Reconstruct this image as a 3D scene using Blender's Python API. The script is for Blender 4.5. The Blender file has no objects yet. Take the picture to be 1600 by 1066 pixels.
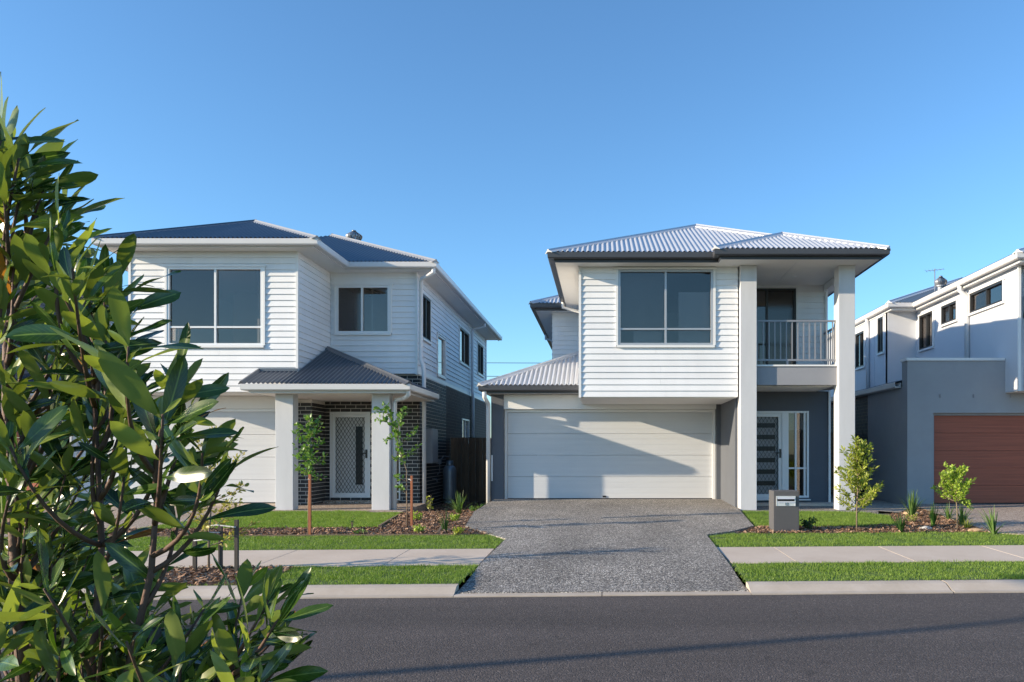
import bpy, bmesh, math, random
import numpy as np
from mathutils import Matrix, Vector, noise as mnoise

R = random.Random(11)
NR = np.random.default_rng(5)
sc = bpy.context.scene
COL = sc.collection

# ------------------------------------------------------------------ camera
cam_d = bpy.data.cameras.new('camera')
cam = bpy.data.objects.new('camera', cam_d)
COL.objects.link(cam)
cam.location = (0, 0, 1.4)
cam.rotation_euler = (math.radians(90), 0, 0)
cam_d.sensor_width = 36
cam_d.lens = 1205 / 1600 * 36
cam_d.shift_x = -143 / 1600
cam_d.shift_y = 175 / 1600
cam_d.clip_start = 0.05
cam_d.clip_end = 3000
sc.camera = cam

# ------------------------------------------------------------------ sky and sun
SUN = Vector((3.3, 1.0, -0.99)).normalized()          # direction the light travels
sun_elev = math.asin(-SUN.z)
sun_az = math.atan2(-SUN.x, -SUN.y)
world = bpy.data.worlds.new('World')
sc.world = world
world.use_nodes = True
wn = world.node_tree
bg = wn.nodes['Background']
sky = wn.nodes.new('ShaderNodeTexSky')
sky.sky_type = 'NISHITA'
sky.sun_disc = False
sky.sun_elevation = sun_elev
sky.sun_rotation = sun_az
sky.altitude = 0
sky.air_density = 1.0
sky.dust_density = 0.3
sky.ozone_density = 6.0
wb = wn.nodes.new('ShaderNodeVectorMath')           # camera white balance of the sky
wb.operation = 'MULTIPLY'
wb.inputs[1].default_value = (1.07, 1.09, 0.99)
wn.links.new(sky.outputs[0], wb.inputs[0])
wn.links.new(wb.outputs[0], bg.inputs[0])
bg.inputs[1].default_value = 0.15

sun_d = bpy.data.lights.new('sun', 'SUN')
sun_d.energy = 4.6
sun_d.angle = math.radians(0.5)
sun_d.color = (1.0, 0.83, 0.60)
sun = bpy.data.objects.new('sun', sun_d)
COL.objects.link(sun)
sun.rotation_euler = SUN.to_track_quat('-Z', 'Y').to_euler()
sun.location = (-20, -10, 12)

sc.view_settings.view_transform = 'Standard'
sc.view_settings.look = 'None'
sc.view_settings.exposure = 0.9
sc.view_settings.gamma = 1.0
sc.view_settings.use_curve_mapping = False
sc.cycles.max_bounces = 8
sc.cycles.transparent_max_bounces = 12

# ------------------------------------------------------------------ materials
def new_mat(name):
    m = bpy.data.materials.new(name)
    m.use_nodes = True
    nt = m.node_tree
    return m, nt, nt.nodes['Principled BSDF']

def N(nt, t, **kw):
    n = nt.nodes.new(t)
    for k, v in kw.items():
        setattr(n, k, v)
    return n

def mat(name, col, rough=0.6, var=0.06, scale=3.0, bump=0.0, bscale=60.0, metal=0.0, spec=0.5, rand=0.0, stretch=(1, 1, 1), coat=0.0):
    """Plain paint/metal/render: base colour with soft mottling, fine grain bump and an optional per-object tint."""
    m, nt, b = new_mat(name)
    L = nt.links.new
    tc = N(nt, 'ShaderNodeTexCoord')
    mp = N(nt, 'ShaderNodeMapping')
    mp.inputs['Scale'].default_value = stretch
    L(tc.outputs['Object'], mp.inputs[0])
    geo = N(nt, 'ShaderNodeNewGeometry')
    mp2 = N(nt, 'ShaderNodeMapping')
    mp2.inputs['Scale'].default_value = stretch
    L(geo.outputs['Position'], mp2.inputs[0])
    nz = N(nt, 'ShaderNodeTexNoise')
    nz.inputs['Scale'].default_value = scale
    nz.inputs['Detail'].default_value = 6
    nz.inputs['Roughness'].default_value = 0.65
    L(mp2.outputs[0], nz.inputs['Vector'])
    mr = N(nt, 'ShaderNodeMapRange')
    mr.inputs[1].default_value = 0.25
    mr.inputs[2].default_value = 0.75
    mr.inputs[3].default_value = 1 - var
    mr.inputs[4].default_value = 1 + var
    L(nz.outputs[0], mr.inputs[0])
    src = mr.outputs[0]
    if rand:
        oi = N(nt, 'ShaderNodeObjectInfo')
        mr2 = N(nt, 'ShaderNodeMapRange')
        mr2.inputs[3].default_value = 1 - rand
        mr2.inputs[4].default_value = 1 + rand
        L(oi.outputs['Random'], mr2.inputs[0])
        mu = N(nt, 'ShaderNodeMath', operation='MULTIPLY')
        L(src, mu.inputs[0]); L(mr2.outputs[0], mu.inputs[1])
        src = mu.outputs[0]
    vm = N(nt, 'ShaderNodeVectorMath', operation='SCALE')
    vm.inputs[0].default_value = col
    L(src, vm.inputs['Scale'])
    L(vm.outputs[0], b.inputs['Base Color'])
    b.inputs['Roughness'].default_value = rough
    b.inputs['Metallic'].default_value = metal
    b.inputs['Specular IOR Level'].default_value = spec
    b.inputs['Coat Weight'].default_value = coat
    if bump:
        nb = N(nt, 'ShaderNodeTexNoise')
        nb.inputs['Scale'].default_value = bscale
        nb.inputs['Detail'].default_value = 4
        L(mp2.outputs[0], nb.inputs['Vector'])
        bp = N(nt, 'ShaderNodeBump')
        bp.inputs['Strength'].default_value = bump
        bp.inputs['Distance'].default_value = 0.01
        L(nb.outputs[0], bp.inputs['Height'])
        L(bp.outputs[0], b.inputs['Normal'])
    return m

def aggregate(name, cols, scale, wear=0.15, rough=0.8, drag=None):
    """Exposed aggregate or asphalt: stones of several colours in voronoi cells, with broad wear patches."""
    m, nt, b = new_mat(name)
    L = nt.links.new
    geo = N(nt, 'ShaderNodeNewGeometry')
    vo = N(nt, 'ShaderNodeTexVoronoi')
    vo.inputs['Scale'].default_value = scale
    L(geo.outputs['Position'], vo.inputs['Vector'])
    sp = N(nt, 'ShaderNodeSeparateColor')
    L(vo.outputs['Color'], sp.inputs[0])
    cr = N(nt, 'ShaderNodeValToRGB')
    cr.color_ramp.interpolation = 'CONSTANT'
    while len(cr.color_ramp.elements) > 1:
        cr.color_ramp.elements.remove(cr.color_ramp.elements[-1])
    for i, (p, c) in enumerate(cols):
        e = cr.color_ramp.elements[0] if i == 0 else cr.color_ramp.elements.new(p)
        e.position = p
        e.color = (*c, 1)
    L(sp.outputs[0], cr.inputs[0])
    nz = N(nt, 'ShaderNodeTexNoise')
    nz.inputs['Scale'].default_value = 0.9
    nz.inputs['Detail'].default_value = 8
    nz.inputs['Roughness'].default_value = 0.7
    L(geo.outputs['Position'], nz.inputs['Vector'])
    mr = N(nt, 'ShaderNodeMapRange')
    mr.inputs[1].default_value = 0.3
    mr.inputs[2].default_value = 0.7
    mr.inputs[3].default_value = 1 - wear
    mr.inputs[4].default_value = 1 + wear
    L(nz.outputs[0], mr.inputs[0])
    wsrc = mr.outputs[0]
    if drag:                                   # wheel-worn bands along the lane and scattered dark drips
        mp = N(nt, 'ShaderNodeMapping'); mp.inputs['Scale'].default_value = drag
        L(geo.outputs['Position'], mp.inputs[0])
        n2 = N(nt, 'ShaderNodeTexNoise'); n2.inputs['Scale'].default_value = 1.0; n2.inputs['Detail'].default_value = 5
        L(mp.outputs[0], n2.inputs['Vector'])
        m2 = N(nt, 'ShaderNodeMapRange')
        m2.inputs[1].default_value = 0.3; m2.inputs[2].default_value = 0.7; m2.inputs[3].default_value = 0.80; m2.inputs[4].default_value = 1.22
        L(n2.outputs[0], m2.inputs[0])
        n3 = N(nt, 'ShaderNodeTexNoise'); n3.inputs['Scale'].default_value = 5.0; n3.inputs['Detail'].default_value = 3
        L(geo.outputs['Position'], n3.inputs['Vector'])
        m3 = N(nt, 'ShaderNodeMapRange')
        m3.inputs[1].default_value = 0.28; m3.inputs[2].default_value = 0.36; m3.inputs[3].default_value = 0.72; m3.inputs[4].default_value = 1.0
        L(n3.outputs[0], m3.inputs[0])
        q1 = N(nt, 'ShaderNodeMath', operation='MULTIPLY'); L(mr.outputs[0], q1.inputs[0]); L(m2.outputs[0], q1.inputs[1])
        q2 = N(nt, 'ShaderNodeMath', operation='MULTIPLY'); L(q1.outputs[0], q2.inputs[0]); L(m3.outputs[0], q2.inputs[1])
        wsrc = q2.outputs[0]
    vm = N(nt, 'ShaderNodeVectorMath', operation='SCALE')
    L(cr.outputs[0], vm.inputs[0]); L(wsrc, vm.inputs['Scale'])
    L(vm.outputs[0], b.inputs['Base Color'])
    b.inputs['Roughness'].default_value = rough
    bp = N(nt, 'ShaderNodeBump')
    bp.inputs['Strength'].default_value = 0.6
    bp.inputs['Distance'].default_value = 0.006
    inv = N(nt, 'ShaderNodeMath', operation='SUBTRACT')
    inv.inputs[0].default_value = 1.0
    L(vo.outputs['Distance'], inv.inputs[1])
    L(inv.outputs[0], bp.inputs['Height'])
    L(bp.outputs[0], b.inputs['Normal'])
    return m

def two_tone(name, c1, c2, scale, rough=0.9, bump=0.5, lo=0.4, hi=0.6, stretch=(1, 1, 1)):
    m, nt, b = new_mat(name)
    L = nt.links.new
    geo = N(nt, 'ShaderNodeNewGeometry')
    mp = N(nt, 'ShaderNodeMapping')
    mp.inputs['Scale'].default_value = stretch
    L(geo.outputs['Position'], mp.inputs[0])
    nz = N(nt, 'ShaderNodeTexNoise')
    nz.inputs['Scale'].default_value = scale
    nz.inputs['Detail'].default_value = 8
    nz.inputs['Roughness'].default_value = 0.7
    L(mp.outputs[0], nz.inputs['Vector'])
    cr = N(nt, 'ShaderNodeValToRGB')
    cr.color_ramp.elements[0].position = lo
    cr.color_ramp.elements[0].color = (*c1, 1)
    cr.color_ramp.elements[1].position = hi
    cr.color_ramp.elements[1].color = (*c2, 1)
    L(nz.outputs[0], cr.inputs[0])
    L(cr.outputs[0], b.inputs['Base Color'])
    b.inputs['Roughness'].default_value = rough
    if bump:
        bp = N(nt, 'ShaderNodeBump')
        bp.inputs['Strength'].default_value = bump
        bp.inputs['Distance'].default_value = 0.01
        L(nz.outputs[0], bp.inputs['Height'])
        L(bp.outputs[0], b.inputs['Normal'])
    return m

def glass(name, tint, base, rough=0.015):
    m = bpy.data.materials.new(name)
    m.use_nodes = True
    nt = m.node_tree
    nt.nodes.clear()
    L = nt.links.new
    out = N(nt, 'ShaderNodeOutputMaterial')
    tr = N(nt, 'ShaderNodeBsdfTransparent')
    tr.inputs[0].default_value = (*tint, 1)
    gl = N(nt, 'ShaderNodeBsdfGlossy')
    gl.inputs['Roughness'].default_value = rough
    gl.inputs['Color'].default_value = (1.0, 0.91, 0.84, 1)
    fr = N(nt, 'ShaderNodeFresnel')
    fr.inputs[0].default_value = 1.5
    ad = N(nt, 'ShaderNodeMath', operation='MULTIPLY_ADD')
    ad.inputs[1].default_value = 1.3
    ad.inputs[2].default_value = base
    ad.use_clamp = True
    L(fr.outputs[0], ad.inputs[0])
    mx = N(nt, 'ShaderNodeMixShader')
    L(ad.outputs[0], mx.inputs[0]); L(tr.outputs[0], mx.inputs[1]); L(gl.outputs[0], mx.inputs[2])
    L(mx.outputs[0], out.inputs[0])
    return m

def leaf_mat(name, c_dark, c_light, back, rib=None, rough=0.35, trans=0.25, spec=0.5):
    """Leaf: colour varies leaf by leaf, paler below, optional pale midrib from the leaf's own UV, some light through."""
    m, nt, b = new_mat(name)
    L = nt.links.new
    at = N(nt, 'ShaderNodeAttribute', attribute_name='tint')
    oi = N(nt, 'ShaderNodeObjectInfo')
    ad = N(nt, 'ShaderNodeMath', operation='ADD')
    L(at.outputs['Fac'], ad.inputs[0]); L(oi.outputs['Random'], ad.inputs[1])
    fr = N(nt, 'ShaderNodeMath', operation='FRACT')
    L(ad.outputs[0], fr.inputs[0])
    mx = N(nt, 'ShaderNodeMix', data_type='RGBA')
    mx.inputs['A'].default_value = (*c_dark, 1)
    mx.inputs['B'].default_value = (*c_light, 1)
    L(fr.outputs[0], mx.inputs['Factor'])
    col = mx.outputs['Result']
    if rib:
        uv = N(nt, 'ShaderNodeUVMap')
        sx = N(nt, 'ShaderNodeSeparateXYZ')
        L(uv.outputs[0], sx.inputs[0])
        s = N(nt, 'ShaderNodeMath', operation='SUBTRACT'); s.inputs[1].default_value = 0.5
        L(sx.outputs[0], s.inputs[0])
        a = N(nt, 'ShaderNodeMath', operation='ABSOLUTE'); L(s.outputs[0], a.inputs[0])
        lt = N(nt, 'ShaderNodeMapRange')
        lt.inputs[1].default_value = 0.015; lt.inputs[2].default_value = 0.06
        lt.inputs[3].default_value = 1; lt.inputs[4].default_value = 0
        L(a.outputs[0], lt.inputs[0])
        # faint side veins
        ys = N(nt, 'ShaderNodeMath', operation='MULTIPLY_ADD')
        ys.inputs[1].default_value = 11.0
        L(sx.outputs[1], ys.inputs[0])
        am = N(nt, 'ShaderNodeMath', operation='MULTIPLY'); am.inputs[1].default_value = -5.0
        L(a.outputs[0], am.inputs[0]); L(am.outputs[0], ys.inputs[2])
        pf = N(nt, 'ShaderNodeMath', operation='PINGPONG'); pf.inputs[1].default_value = 0.5
        L(ys.outputs[0], pf.inputs[0])
        vr = N(nt, 'ShaderNodeMapRange')
        vr.inputs[1].default_value = 0.0; vr.inputs[2].default_value = 0.12
        vr.inputs[3].default_value = 0.22; vr.inputs[4].default_value = 0
        L(pf.outputs[0], vr.inputs[0])
        mxx = N(nt, 'ShaderNodeMath', operation='MAXIMUM')
        L(lt.outputs[0], mxx.inputs[0]); L(vr.outputs[0], mxx.inputs[1])
        m2 = N(nt, 'ShaderNodeMix', data_type='RGBA')
        m2.inputs['B'].default_value = (*rib, 1)
        L(mxx.outputs[0], m2.inputs['Factor']); L(col, m2.inputs['A'])
        col = m2.outputs['Result']
        # blotches
        geo2 = N(nt, 'ShaderNodeNewGeometry')
        nz = N(nt, 'ShaderNodeTexNoise'); nz.inputs['Scale'].default_value = 35; nz.inputs['Detail'].default_value = 5
        L(geo2.outputs['Position'], nz.inputs['Vector'])
        mr = N(nt, 'ShaderNodeMapRange')
        mr.inputs[1].default_value = 0.3; mr.inputs[2].default_value = 0.75; mr.inputs[3].default_value = 0.75; mr.inputs[4].default_value = 1.3
        L(nz.outputs[0], mr.inputs[0])
        vs = N(nt, 'ShaderNodeVectorMath', operation='SCALE')
        L(col, vs.inputs[0]); L(mr.outputs[0], vs.inputs['Scale'])
        col = vs.outputs[0]
    geo = N(nt, 'ShaderNodeNewGeometry')
    m3 = N(nt, 'ShaderNodeMix', data_type='RGBA')
    m3.inputs['B'].default_value = (*back, 1)
    L(geo.outputs['Backfacing'], m3.inputs['Factor']); L(col, m3.inputs['A'])
    L(m3.outputs['Result'], b.inputs['Base Color'])
    b.inputs['Roughness'].default_value = rough
    b.inputs['Specular IOR Level'].default_value = spec
    out = nt.nodes['Material Output']
    tl = N(nt, 'ShaderNodeBsdfTranslucent')
    hs = N(nt, 'ShaderNodeVectorMath', operation='MULTIPLY')
    hs.inputs[1].default_value = (1.5, 1.6, 0.5)
    L(m3.outputs['Result'], hs.inputs[0]); L(hs.outputs[0], tl.inputs[0])
    ms = N(nt, 'ShaderNodeMixShader'); ms.inputs[0].default_value = trans
    L(b.outputs[0], ms.inputs[1]); L(tl.outputs[0], ms.inputs[2]); L(ms.outputs[0], out.inputs[0])
    return m

M = {}
M['board_white'] = mat('painted_weatherboard', (0.75, 0.755, 0.77), 0.5, 0.06, 1.8, 0.08, 40, rand=0.035, stretch=(1, 1, .35))
M['board_grey'] = mat('grey_weatherboard', (0.16, 0.17, 0.19), 0.55, 0.04, 2.5, 0.05, 40, rand=0.03)
M['white_trim'] = mat('white_trim', (0.74, 0.74, 0.74), 0.4, 0.02)
M['soffit'] = mat('soffit_sheet', (0.74, 0.73, 0.71), 0.7, 0.03)
M['col_render'] = mat('pale_grey_render', (0.55, 0.555, 0.575), 0.85, 0.09, 2.2, 0.3, 140, stretch=(1, 1, .22))
M['dark_render'] = mat('charcoal_render', (0.098, 0.108, 0.13), 0.85, 0.08, 1.4, 0.3, 160)
M['mid_render'] = mat('mid_grey_render', (0.27, 0.275, 0.30), 0.85, 0.08, 1.2, 0.3, 160)
M['nb_render'] = mat('grey_render', (0.33, 0.335, 0.35), 0.85, 0.09, 1.1, 0.3, 160)
M['nb_panel'] = mat('pale_wall_panel', (0.58, 0.60, 0.64), 0.65, 0.03, 1.5, 0.03, 60)
M['roof_light'] = mat('light_grey_roof_steel', (0.54, 0.56, 0.60), 0.32, 0.05, 1.5, 0, metal=0.25)
M['roof_dark'] = mat('dark_blue_grey_roof_steel', (0.085, 0.115, 0.155), 0.34, 0.07, 1.5, 0, metal=0.3)
M['roof_char'] = mat('charcoal_roof_steel', (0.115, 0.125, 0.145), 0.32, 0.07, 1.5, 0, metal=0.3)
M['gutter_dark'] = mat('charcoal_gutter', (0.055, 0.058, 0.068), 0.4, 0.05)
M['cap_grey'] = mat('grey_ridge_cap', (0.30, 0.31, 0.33), 0.4, 0.05)
M['gutter_light'] = mat('pale_gutter', (0.60, 0.60, 0.61), 0.4, 0.03)
M['pipe_white'] = mat('white_pipe', (0.68, 0.69, 0.71), 0.4, 0.03)
M['frame_white'] = mat('white_aluminium', (0.72, 0.74, 0.76), 0.35, 0.02)
M['frame_grey'] = mat('silver_aluminium', (0.42, 0.43, 0.45), 0.35, 0.02, metal=0.4)
M['frame_black'] = mat('black_aluminium', (0.02, 0.022, 0.025), 0.4, 0.02)
M['rail'] = mat('grey_rail_steel', (0.24, 0.25, 0.28), 0.4, 0.03, metal=0.2)
M['garage_white'] = mat('white_panel_door', (0.56, 0.575, 0.60), 0.5, 0.05, 3, 0.14, 30, stretch=(0.15, 1, 8))
M['garage_red'] = mat('red_brown_panel_door', (0.34, 0.088, 0.046), 0.5, 0.35, 5, 0.1, 20, stretch=(0.12, 1, 9))
M['door_white'] = mat('white_door', (0.62, 0.63, 0.64), 0.4, 0.02)
M['black'] = mat('black_fittings', (0.012, 0.012, 0.014), 0.35, 0.02)
M['brick_dark'] = mat('charcoal_brick', (0.036, 0.035, 0.037), 0.6, 0.25, 9, 0.4, 120, rand=0.35)
M['mortar_pale'] = mat('pale_mortar', (0.66, 0.62, 0.57), 0.95, 0.08, 20, 0.4, 200)
M['mortar_dark'] = mat('brown_mortar', (0.17, 0.14, 0.12), 0.95, 0.08, 20, 0.4, 200)
M['brick_brown'] = mat('brown_brick', (0.075, 0.048, 0.040), 0.75, 0.25, 9, 0.4, 120, rand=0.3)
M['paling'] = mat('weathered_paling', (0.20, 0.12, 0.07), 0.85, 0.3, 6, 0.4, 60, rand=0.3, stretch=(6, 6, 0.6))
M['paling_light'] = mat('new_paling', (0.19, 0.125, 0.075), 0.85, 0.25, 6, 0.4, 60, rand=0.25, stretch=(6, 6, 0.6))
M['stake'] = mat('hardwood_stake', (0.34, 0.115, 0.05), 0.75, 0.25, 8, 0.3, 60, stretch=(6, 6, 0.6))
M['stake_old'] = mat('grey_stake', (0.06, 0.052, 0.046), 0.85, 0.25, 8, 0.3, 60, stretch=(6, 6, 0.6))
M['edging'] = mat('timber_edging', (0.17, 0.12, 0.08), 0.85, 0.2, 8, 0.3, 60)
M['glass'] = glass('window_glass', (0.78, 0.78, 0.78), 0.015)
M['glass_screen'] = glass('screened_glass', (0.42, 0.41, 0.42), 0.025, 0.12)
M['glass_obscure'] = glass('side_window_glass', (0.5, 0.55, 0.6), 0.15)
M['inside'] = mat('interior_plaster', (0.52, 0.52, 0.53), 0.9, 0.03)
M['inside_dark'] = mat('interior_floor', (0.14, 0.11, 0.09), 0.7, 0.1)
M['blind_dark'] = mat('blockout_blind', (0.27, 0.25, 0.245), 0.85, 0.08, 3)
M['blind'] = mat('roller_blind', (0.52, 0.52, 0.54), 0.85, 0.02)
M['concrete'] = two_tone('path_concrete', (0.50, 0.41, 0.33), (0.59, 0.495, 0.41), 1.3, 0.9, 0.15, 0.3, 0.7)
M['kerb'] = two_tone('kerb_concrete', (0.40, 0.335, 0.27), (0.52, 0.45, 0.385), 2.2, 0.9, 0.2, 0.3, 0.7)
M['joint'] = mat('joint_filler', (0.06, 0.05, 0.045), 0.9, 0.1)
M['asphalt'] = aggregate('asphalt', [(0, (0.053, 0.043, 0.040)), (0.35, (0.068, 0.056, 0.052)), (0.7, (0.088, 0.072, 0.067)), (0.93, (0.135, 0.113, 0.104))], 100, 0.10, 0.85, (.07, 1.3, 1))
M['drive'] = aggregate('exposed_aggregate', [(0, (0.045, 0.044, 0.046)), (0.22, (0.13, 0.12, 0.112)), (0.45, (0.235, 0.208, 0.18)), (0.70, (0.34, 0.315, 0.285)), (0.91, (0.66, 0.62, 0.56))], 88, 0.22, 0.8, (.9, .22, 1))
M['drive_warm'] = aggregate('warm_exposed_aggregate', [(0, (0.17, 0.12, 0.09)), (0.3, (0.32, 0.25, 0.20)), (0.6, (0.42, 0.34, 0.28)), (0.85, (0.54, 0.47, 0.41))], 60, 0.1, 0.8)
M['pebbles'] = aggregate('river_pebbles', [(0, (0.22, 0.18, 0.14)), (0.3, (0.36, 0.31, 0.25)), (0.7, (0.46, 0.41, 0.34))], 26, 0.1, 0.8)
M['soil'] = two_tone('mulch_soil', (0.06, 0.032, 0.02), (0.15, 0.088, 0.058), 16, 0.95, 0.6)
M['turf_base'] = two_tone('turf_base', (0.05, 0.09, 0.018), (0.085, 0.14, 0.028), 30, 0.95, 0.5)
M['yard'] = two_tone('bare_yard', (0.13, 0.10, 0.07), (0.22, 0.18, 0.13), 5, 0.95, 0.4)
M['far_ground'] = two_tone('far_ground', (0.05, 0.09, 0.025), (0.13, 0.13, 0.06), 0.15, 0.95, 0.0)
M['gas'] = mat('galvanised_cylinder', (0.33, 0.35, 0.38), 0.42, 0.10, 5, 0.05, 40, metal=0.45)
M['steel'] = mat('brushed_stainless', (0.72, 0.73, 0.75), 0.32, 0.05, 4, 0, metal=0.45)
M['mail'] = mat('mailbox_render', (0.085, 0.085, 0.092), 0.8, 0.07, 3, 0.3, 150)
M['galv'] = mat('galvanised_vent', (0.30, 0.31, 0.33), 0.4, 0.1, 6, metal=0.6)
M['meter'] = mat('meter_box_paint', (0.36, 0.37, 0.39), 0.5, 0.04)
M['rock'] = mat('pale_rock', (0.46, 0.45, 0.44), 0.85, 0.15, 12, 0.4, 30)
M['sandstone'] = mat('sandstone', (0.50, 0.34, 0.20), 0.85, 0.15, 12, 0.4, 30)
M['bark'] = mat('young_bark', (0.20, 0.155, 0.11), 0.85, 0.25, 25, 0.4, 80)
M['bark_red'] = mat('reddish_twig', (0.11, 0.058, 0.042), 0.7, 0.3, 40, 0.3, 90)
M['cable'] = mat('black_cable', (0.02, 0.02, 0.02), 0.6, 0.02)
M['pole'] = mat('timber_pole', (0.16, 0.12, 0.09), 0.9, 0.2, 5, 0.3, 30)
M['grass'] = leaf_mat('grass_blades', (0.085, 0.175, 0.024), (0.27, 0.37, 0.075), (0.17, 0.26, 0.05), None, 0.55, 0.3, 0.3)
M['chips'] = leaf_mat('bark_chips', (0.13, 0.065, 0.040), (0.46, 0.30, 0.20), (0.28, 0.18, 0.12), None, 0.9, 0.0, 0.2)
M['leaf_fg'] = leaf_mat('broad_leaf', (0.009, 0.032, 0.006), (0.056, 0.115, 0.015), (0.17, 0.215, 0.065), (0.17, 0.24, 0.06), 0.27, 0.20, 0.6)
M['leaf_young'] = leaf_mat('young_broad_leaf', (0.12, 0.20, 0.025), (0.26, 0.31, 0.05), (0.22, 0.26, 0.08), (0.34, 0.37, 0.12), 0.36, 0.35, 0.5)
M['leaf_rust'] = leaf_mat('rust_leaf', (0.28, 0.10, 0.022), (0.40, 0.17, 0.04), (0.35, 0.14, 0.04), (0.45, 0.26, 0.09), 0.45, 0.3, 0.5)
M['leaf_sap'] = leaf_mat('sapling_leaf', (0.07, 0.16, 0.028), (0.17, 0.30, 0.055), (0.14, 0.24, 0.06), None, 0.4, 0.3)
M['leaf_gold'] = leaf_mat('yellow_green_leaf', (0.15, 0.20, 0.025), (0.42, 0.44, 0.08), (0.30, 0.34, 0.07), None, 0.4, 0.35)
M['leaf_lime'] = leaf_mat('lime_leaf', (0.17, 0.28, 0.03), (0.40, 0.50, 0.07), (0.30, 0.40, 0.07), None, 0.4, 0.3)
M['leaf_autumn'] = leaf_mat('variegated_leaf', (0.16, 0.19, 0.04), (0.45, 0.36, 0.12), (0.32, 0.28, 0.10), None, 0.45, 0.3)
M['leaf_deep'] = leaf_mat('deep_green_leaf', (0.025, 0.065, 0.014), (0.06, 0.13, 0.03), (0.05, 0.10, 0.03), None, 0.4, 0.2)
M['strap'] = leaf_mat('strap_leaf', (0.06, 0.13, 0.028), (0.16, 0.25, 0.07), (0.11, 0.19, 0.05), None, 0.4, 0.25)

# ------------------------------------------------------------------ object helpers
WM = {}
def link(name, me, material=None, parent=None, mtx=None):
    o = bpy.data.objects.new(name, me)
    COL.objects.link(o)
    mtx = mtx if mtx is not None else Matrix.Identity(4)
    o.matrix_basis = mtx
    if parent is not None:
        o.parent = parent
        o.matrix_parent_inverse = WM[parent.name].inverted()
    WM[o.name] = mtx.copy()
    if material is not None and me is not None and len(me.materials) == 0:
        me.materials.append(material)
    return o

def tag(o, label=None, cat=None, group=None, kind=None):
    if label: o['label'] = label
    if cat: o['category'] = cat
    if group: o['group'] = group
    if kind: o['kind'] = kind
    return o

def thing(name, label, cat, loc, group=None):
    o = link(name, None, None, None, Matrix.Translation(loc))
    o.empty_display_size = 0.3
    return tag(o, label, cat, group)

class MB:
    def __init__(self):
        self.v = []; self.f = []
    def box(self, x0, x1, y0, y1, z0, z1, F=None):
        n = len(self.v)
        p = [(x0, y0, z0), (x1, y0, z0), (x1, y1, z0), (x0, y1, z0), (x0, y0, z1), (x1, y0, z1), (x1, y1, z1), (x0, y1, z1)]
        if F is not None:
            p = [tuple(F @ Vector(q)) for q in p]
        self.v += p
        for a in ((0, 3, 2, 1), (4, 5, 6, 7), (0, 1, 5, 4), (1, 2, 6, 5), (2, 3, 7, 6), (3, 0, 4, 7)):
            self.f.append(tuple(n + i for i in a))
        return self
    def poly(self, pts, F=None):
        n = len(self.v)
        self.v += [tuple(F @ Vector(q)) if F is not None else tuple(q) for q in pts]
        self.f.append(tuple(range(n, n + len(pts))))
        return self
    def slab(self, pts, z0f, z1f):
        """closed slab over plan polygon pts, bottom and top heights from functions or numbers"""
        n = len(self.v); k = len(pts)
        zb = (lambda x, y: z0f) if not callable(z0f) else z0f
        zt = (lambda x, y: z1f) if not callable(z1f) else z1f
        self.v += [(x, y, zb(x, y)) for x, y in pts] + [(x, y, zt(x, y)) for x, y in pts]
        self.f.append(tuple(n + i for i in reversed(range(k))))
        self.f.append(tuple(n + k + i for i in range(k)))
        for i in range(k):
            j = (i + 1) % k
            self.f.append((n + i, n + j, n + k + j, n + k + i))
        return self
    def tube(self, pts, r, seg=8, cap=True):
        pts = [Vector(p) for p in pts]
        rs = r if isinstance(r, (list, tuple)) else [r] * len(pts)
        n0 = len(self.v)
        prev = None
        for i, p in enumerate(pts):
            if i == 0: t = pts[1] - pts[0]
            elif i == len(pts) - 1: t = pts[-1] - pts[-2]
            else: t = (pts[i + 1] - p).normalized() + (p - pts[i - 1]).normalized()
            t.normalize()
            if prev is None:
                a = t.orthogonal().normalized()
            else:
                a = (prev - t * prev.dot(t)).normalized()
            prev = a
            b = t.cross(a)
            for k in range(seg):
                w = 2 * math.pi * k / seg
                self.v.append(tuple(p + (a * math.cos(w) + b * math.sin(w)) * rs[i]))
        for i in range(len(pts) - 1):
            for k in range(seg):
                k2 = (k + 1) % seg
                self.f.append((n0 + i * seg + k, n0 + i * seg + k2, n0 + (i + 1) * seg + k2, n0 + (i + 1) * seg + k))
        if cap:
            self.f.append(tuple(n0 + k for k in reversed(range(seg))))
            self.f.append(tuple(n0 + (len(pts) - 1) * seg + k for k in range(seg)))
        return self
    def lathe(self, prof, c, seg=24):
        n0 = len(self.v)
        for r, z in prof:
            for k in range(seg):
                w = 2 * math.pi * k / seg
                self.v.append((c[0] + r * math.cos(w), c[1] + r * math.sin(w), c[2] + z))
        for i in range(len(prof) - 1):
            for k in range(seg):
                k2 = (k + 1) % seg
                self.f.append((n0 + i * seg + k, n0 + i * seg + k2, n0 + (i + 1) * seg + k2, n0 + (i + 1) * seg + k))
        self.f.append(tuple(n0 + k for k in reversed(range(seg))))
        self.f.append(tuple(n0 + (len(prof) - 1) * seg + k for k in range(seg)))
        return self
    def mesh(self, name, smooth=False):
        me = bpy.data.meshes.new(name)
        me.from_pydata(self.v, [], self.f)
        if smooth:
            me.polygons.foreach_set('use_smooth', [True] * len(me.polygons))
        me.update()
        return me
    def build(self, name, material, parent=None, smooth=False, bevel=0.0):
        o = link(name, self.mesh(name, smooth), material, parent)
        if bevel:
            b = o.modifiers.new('bevel', 'BEVEL')
            b.width = bevel; b.segments = 2; b.limit_method = 'ANGLE'
        return o

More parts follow.
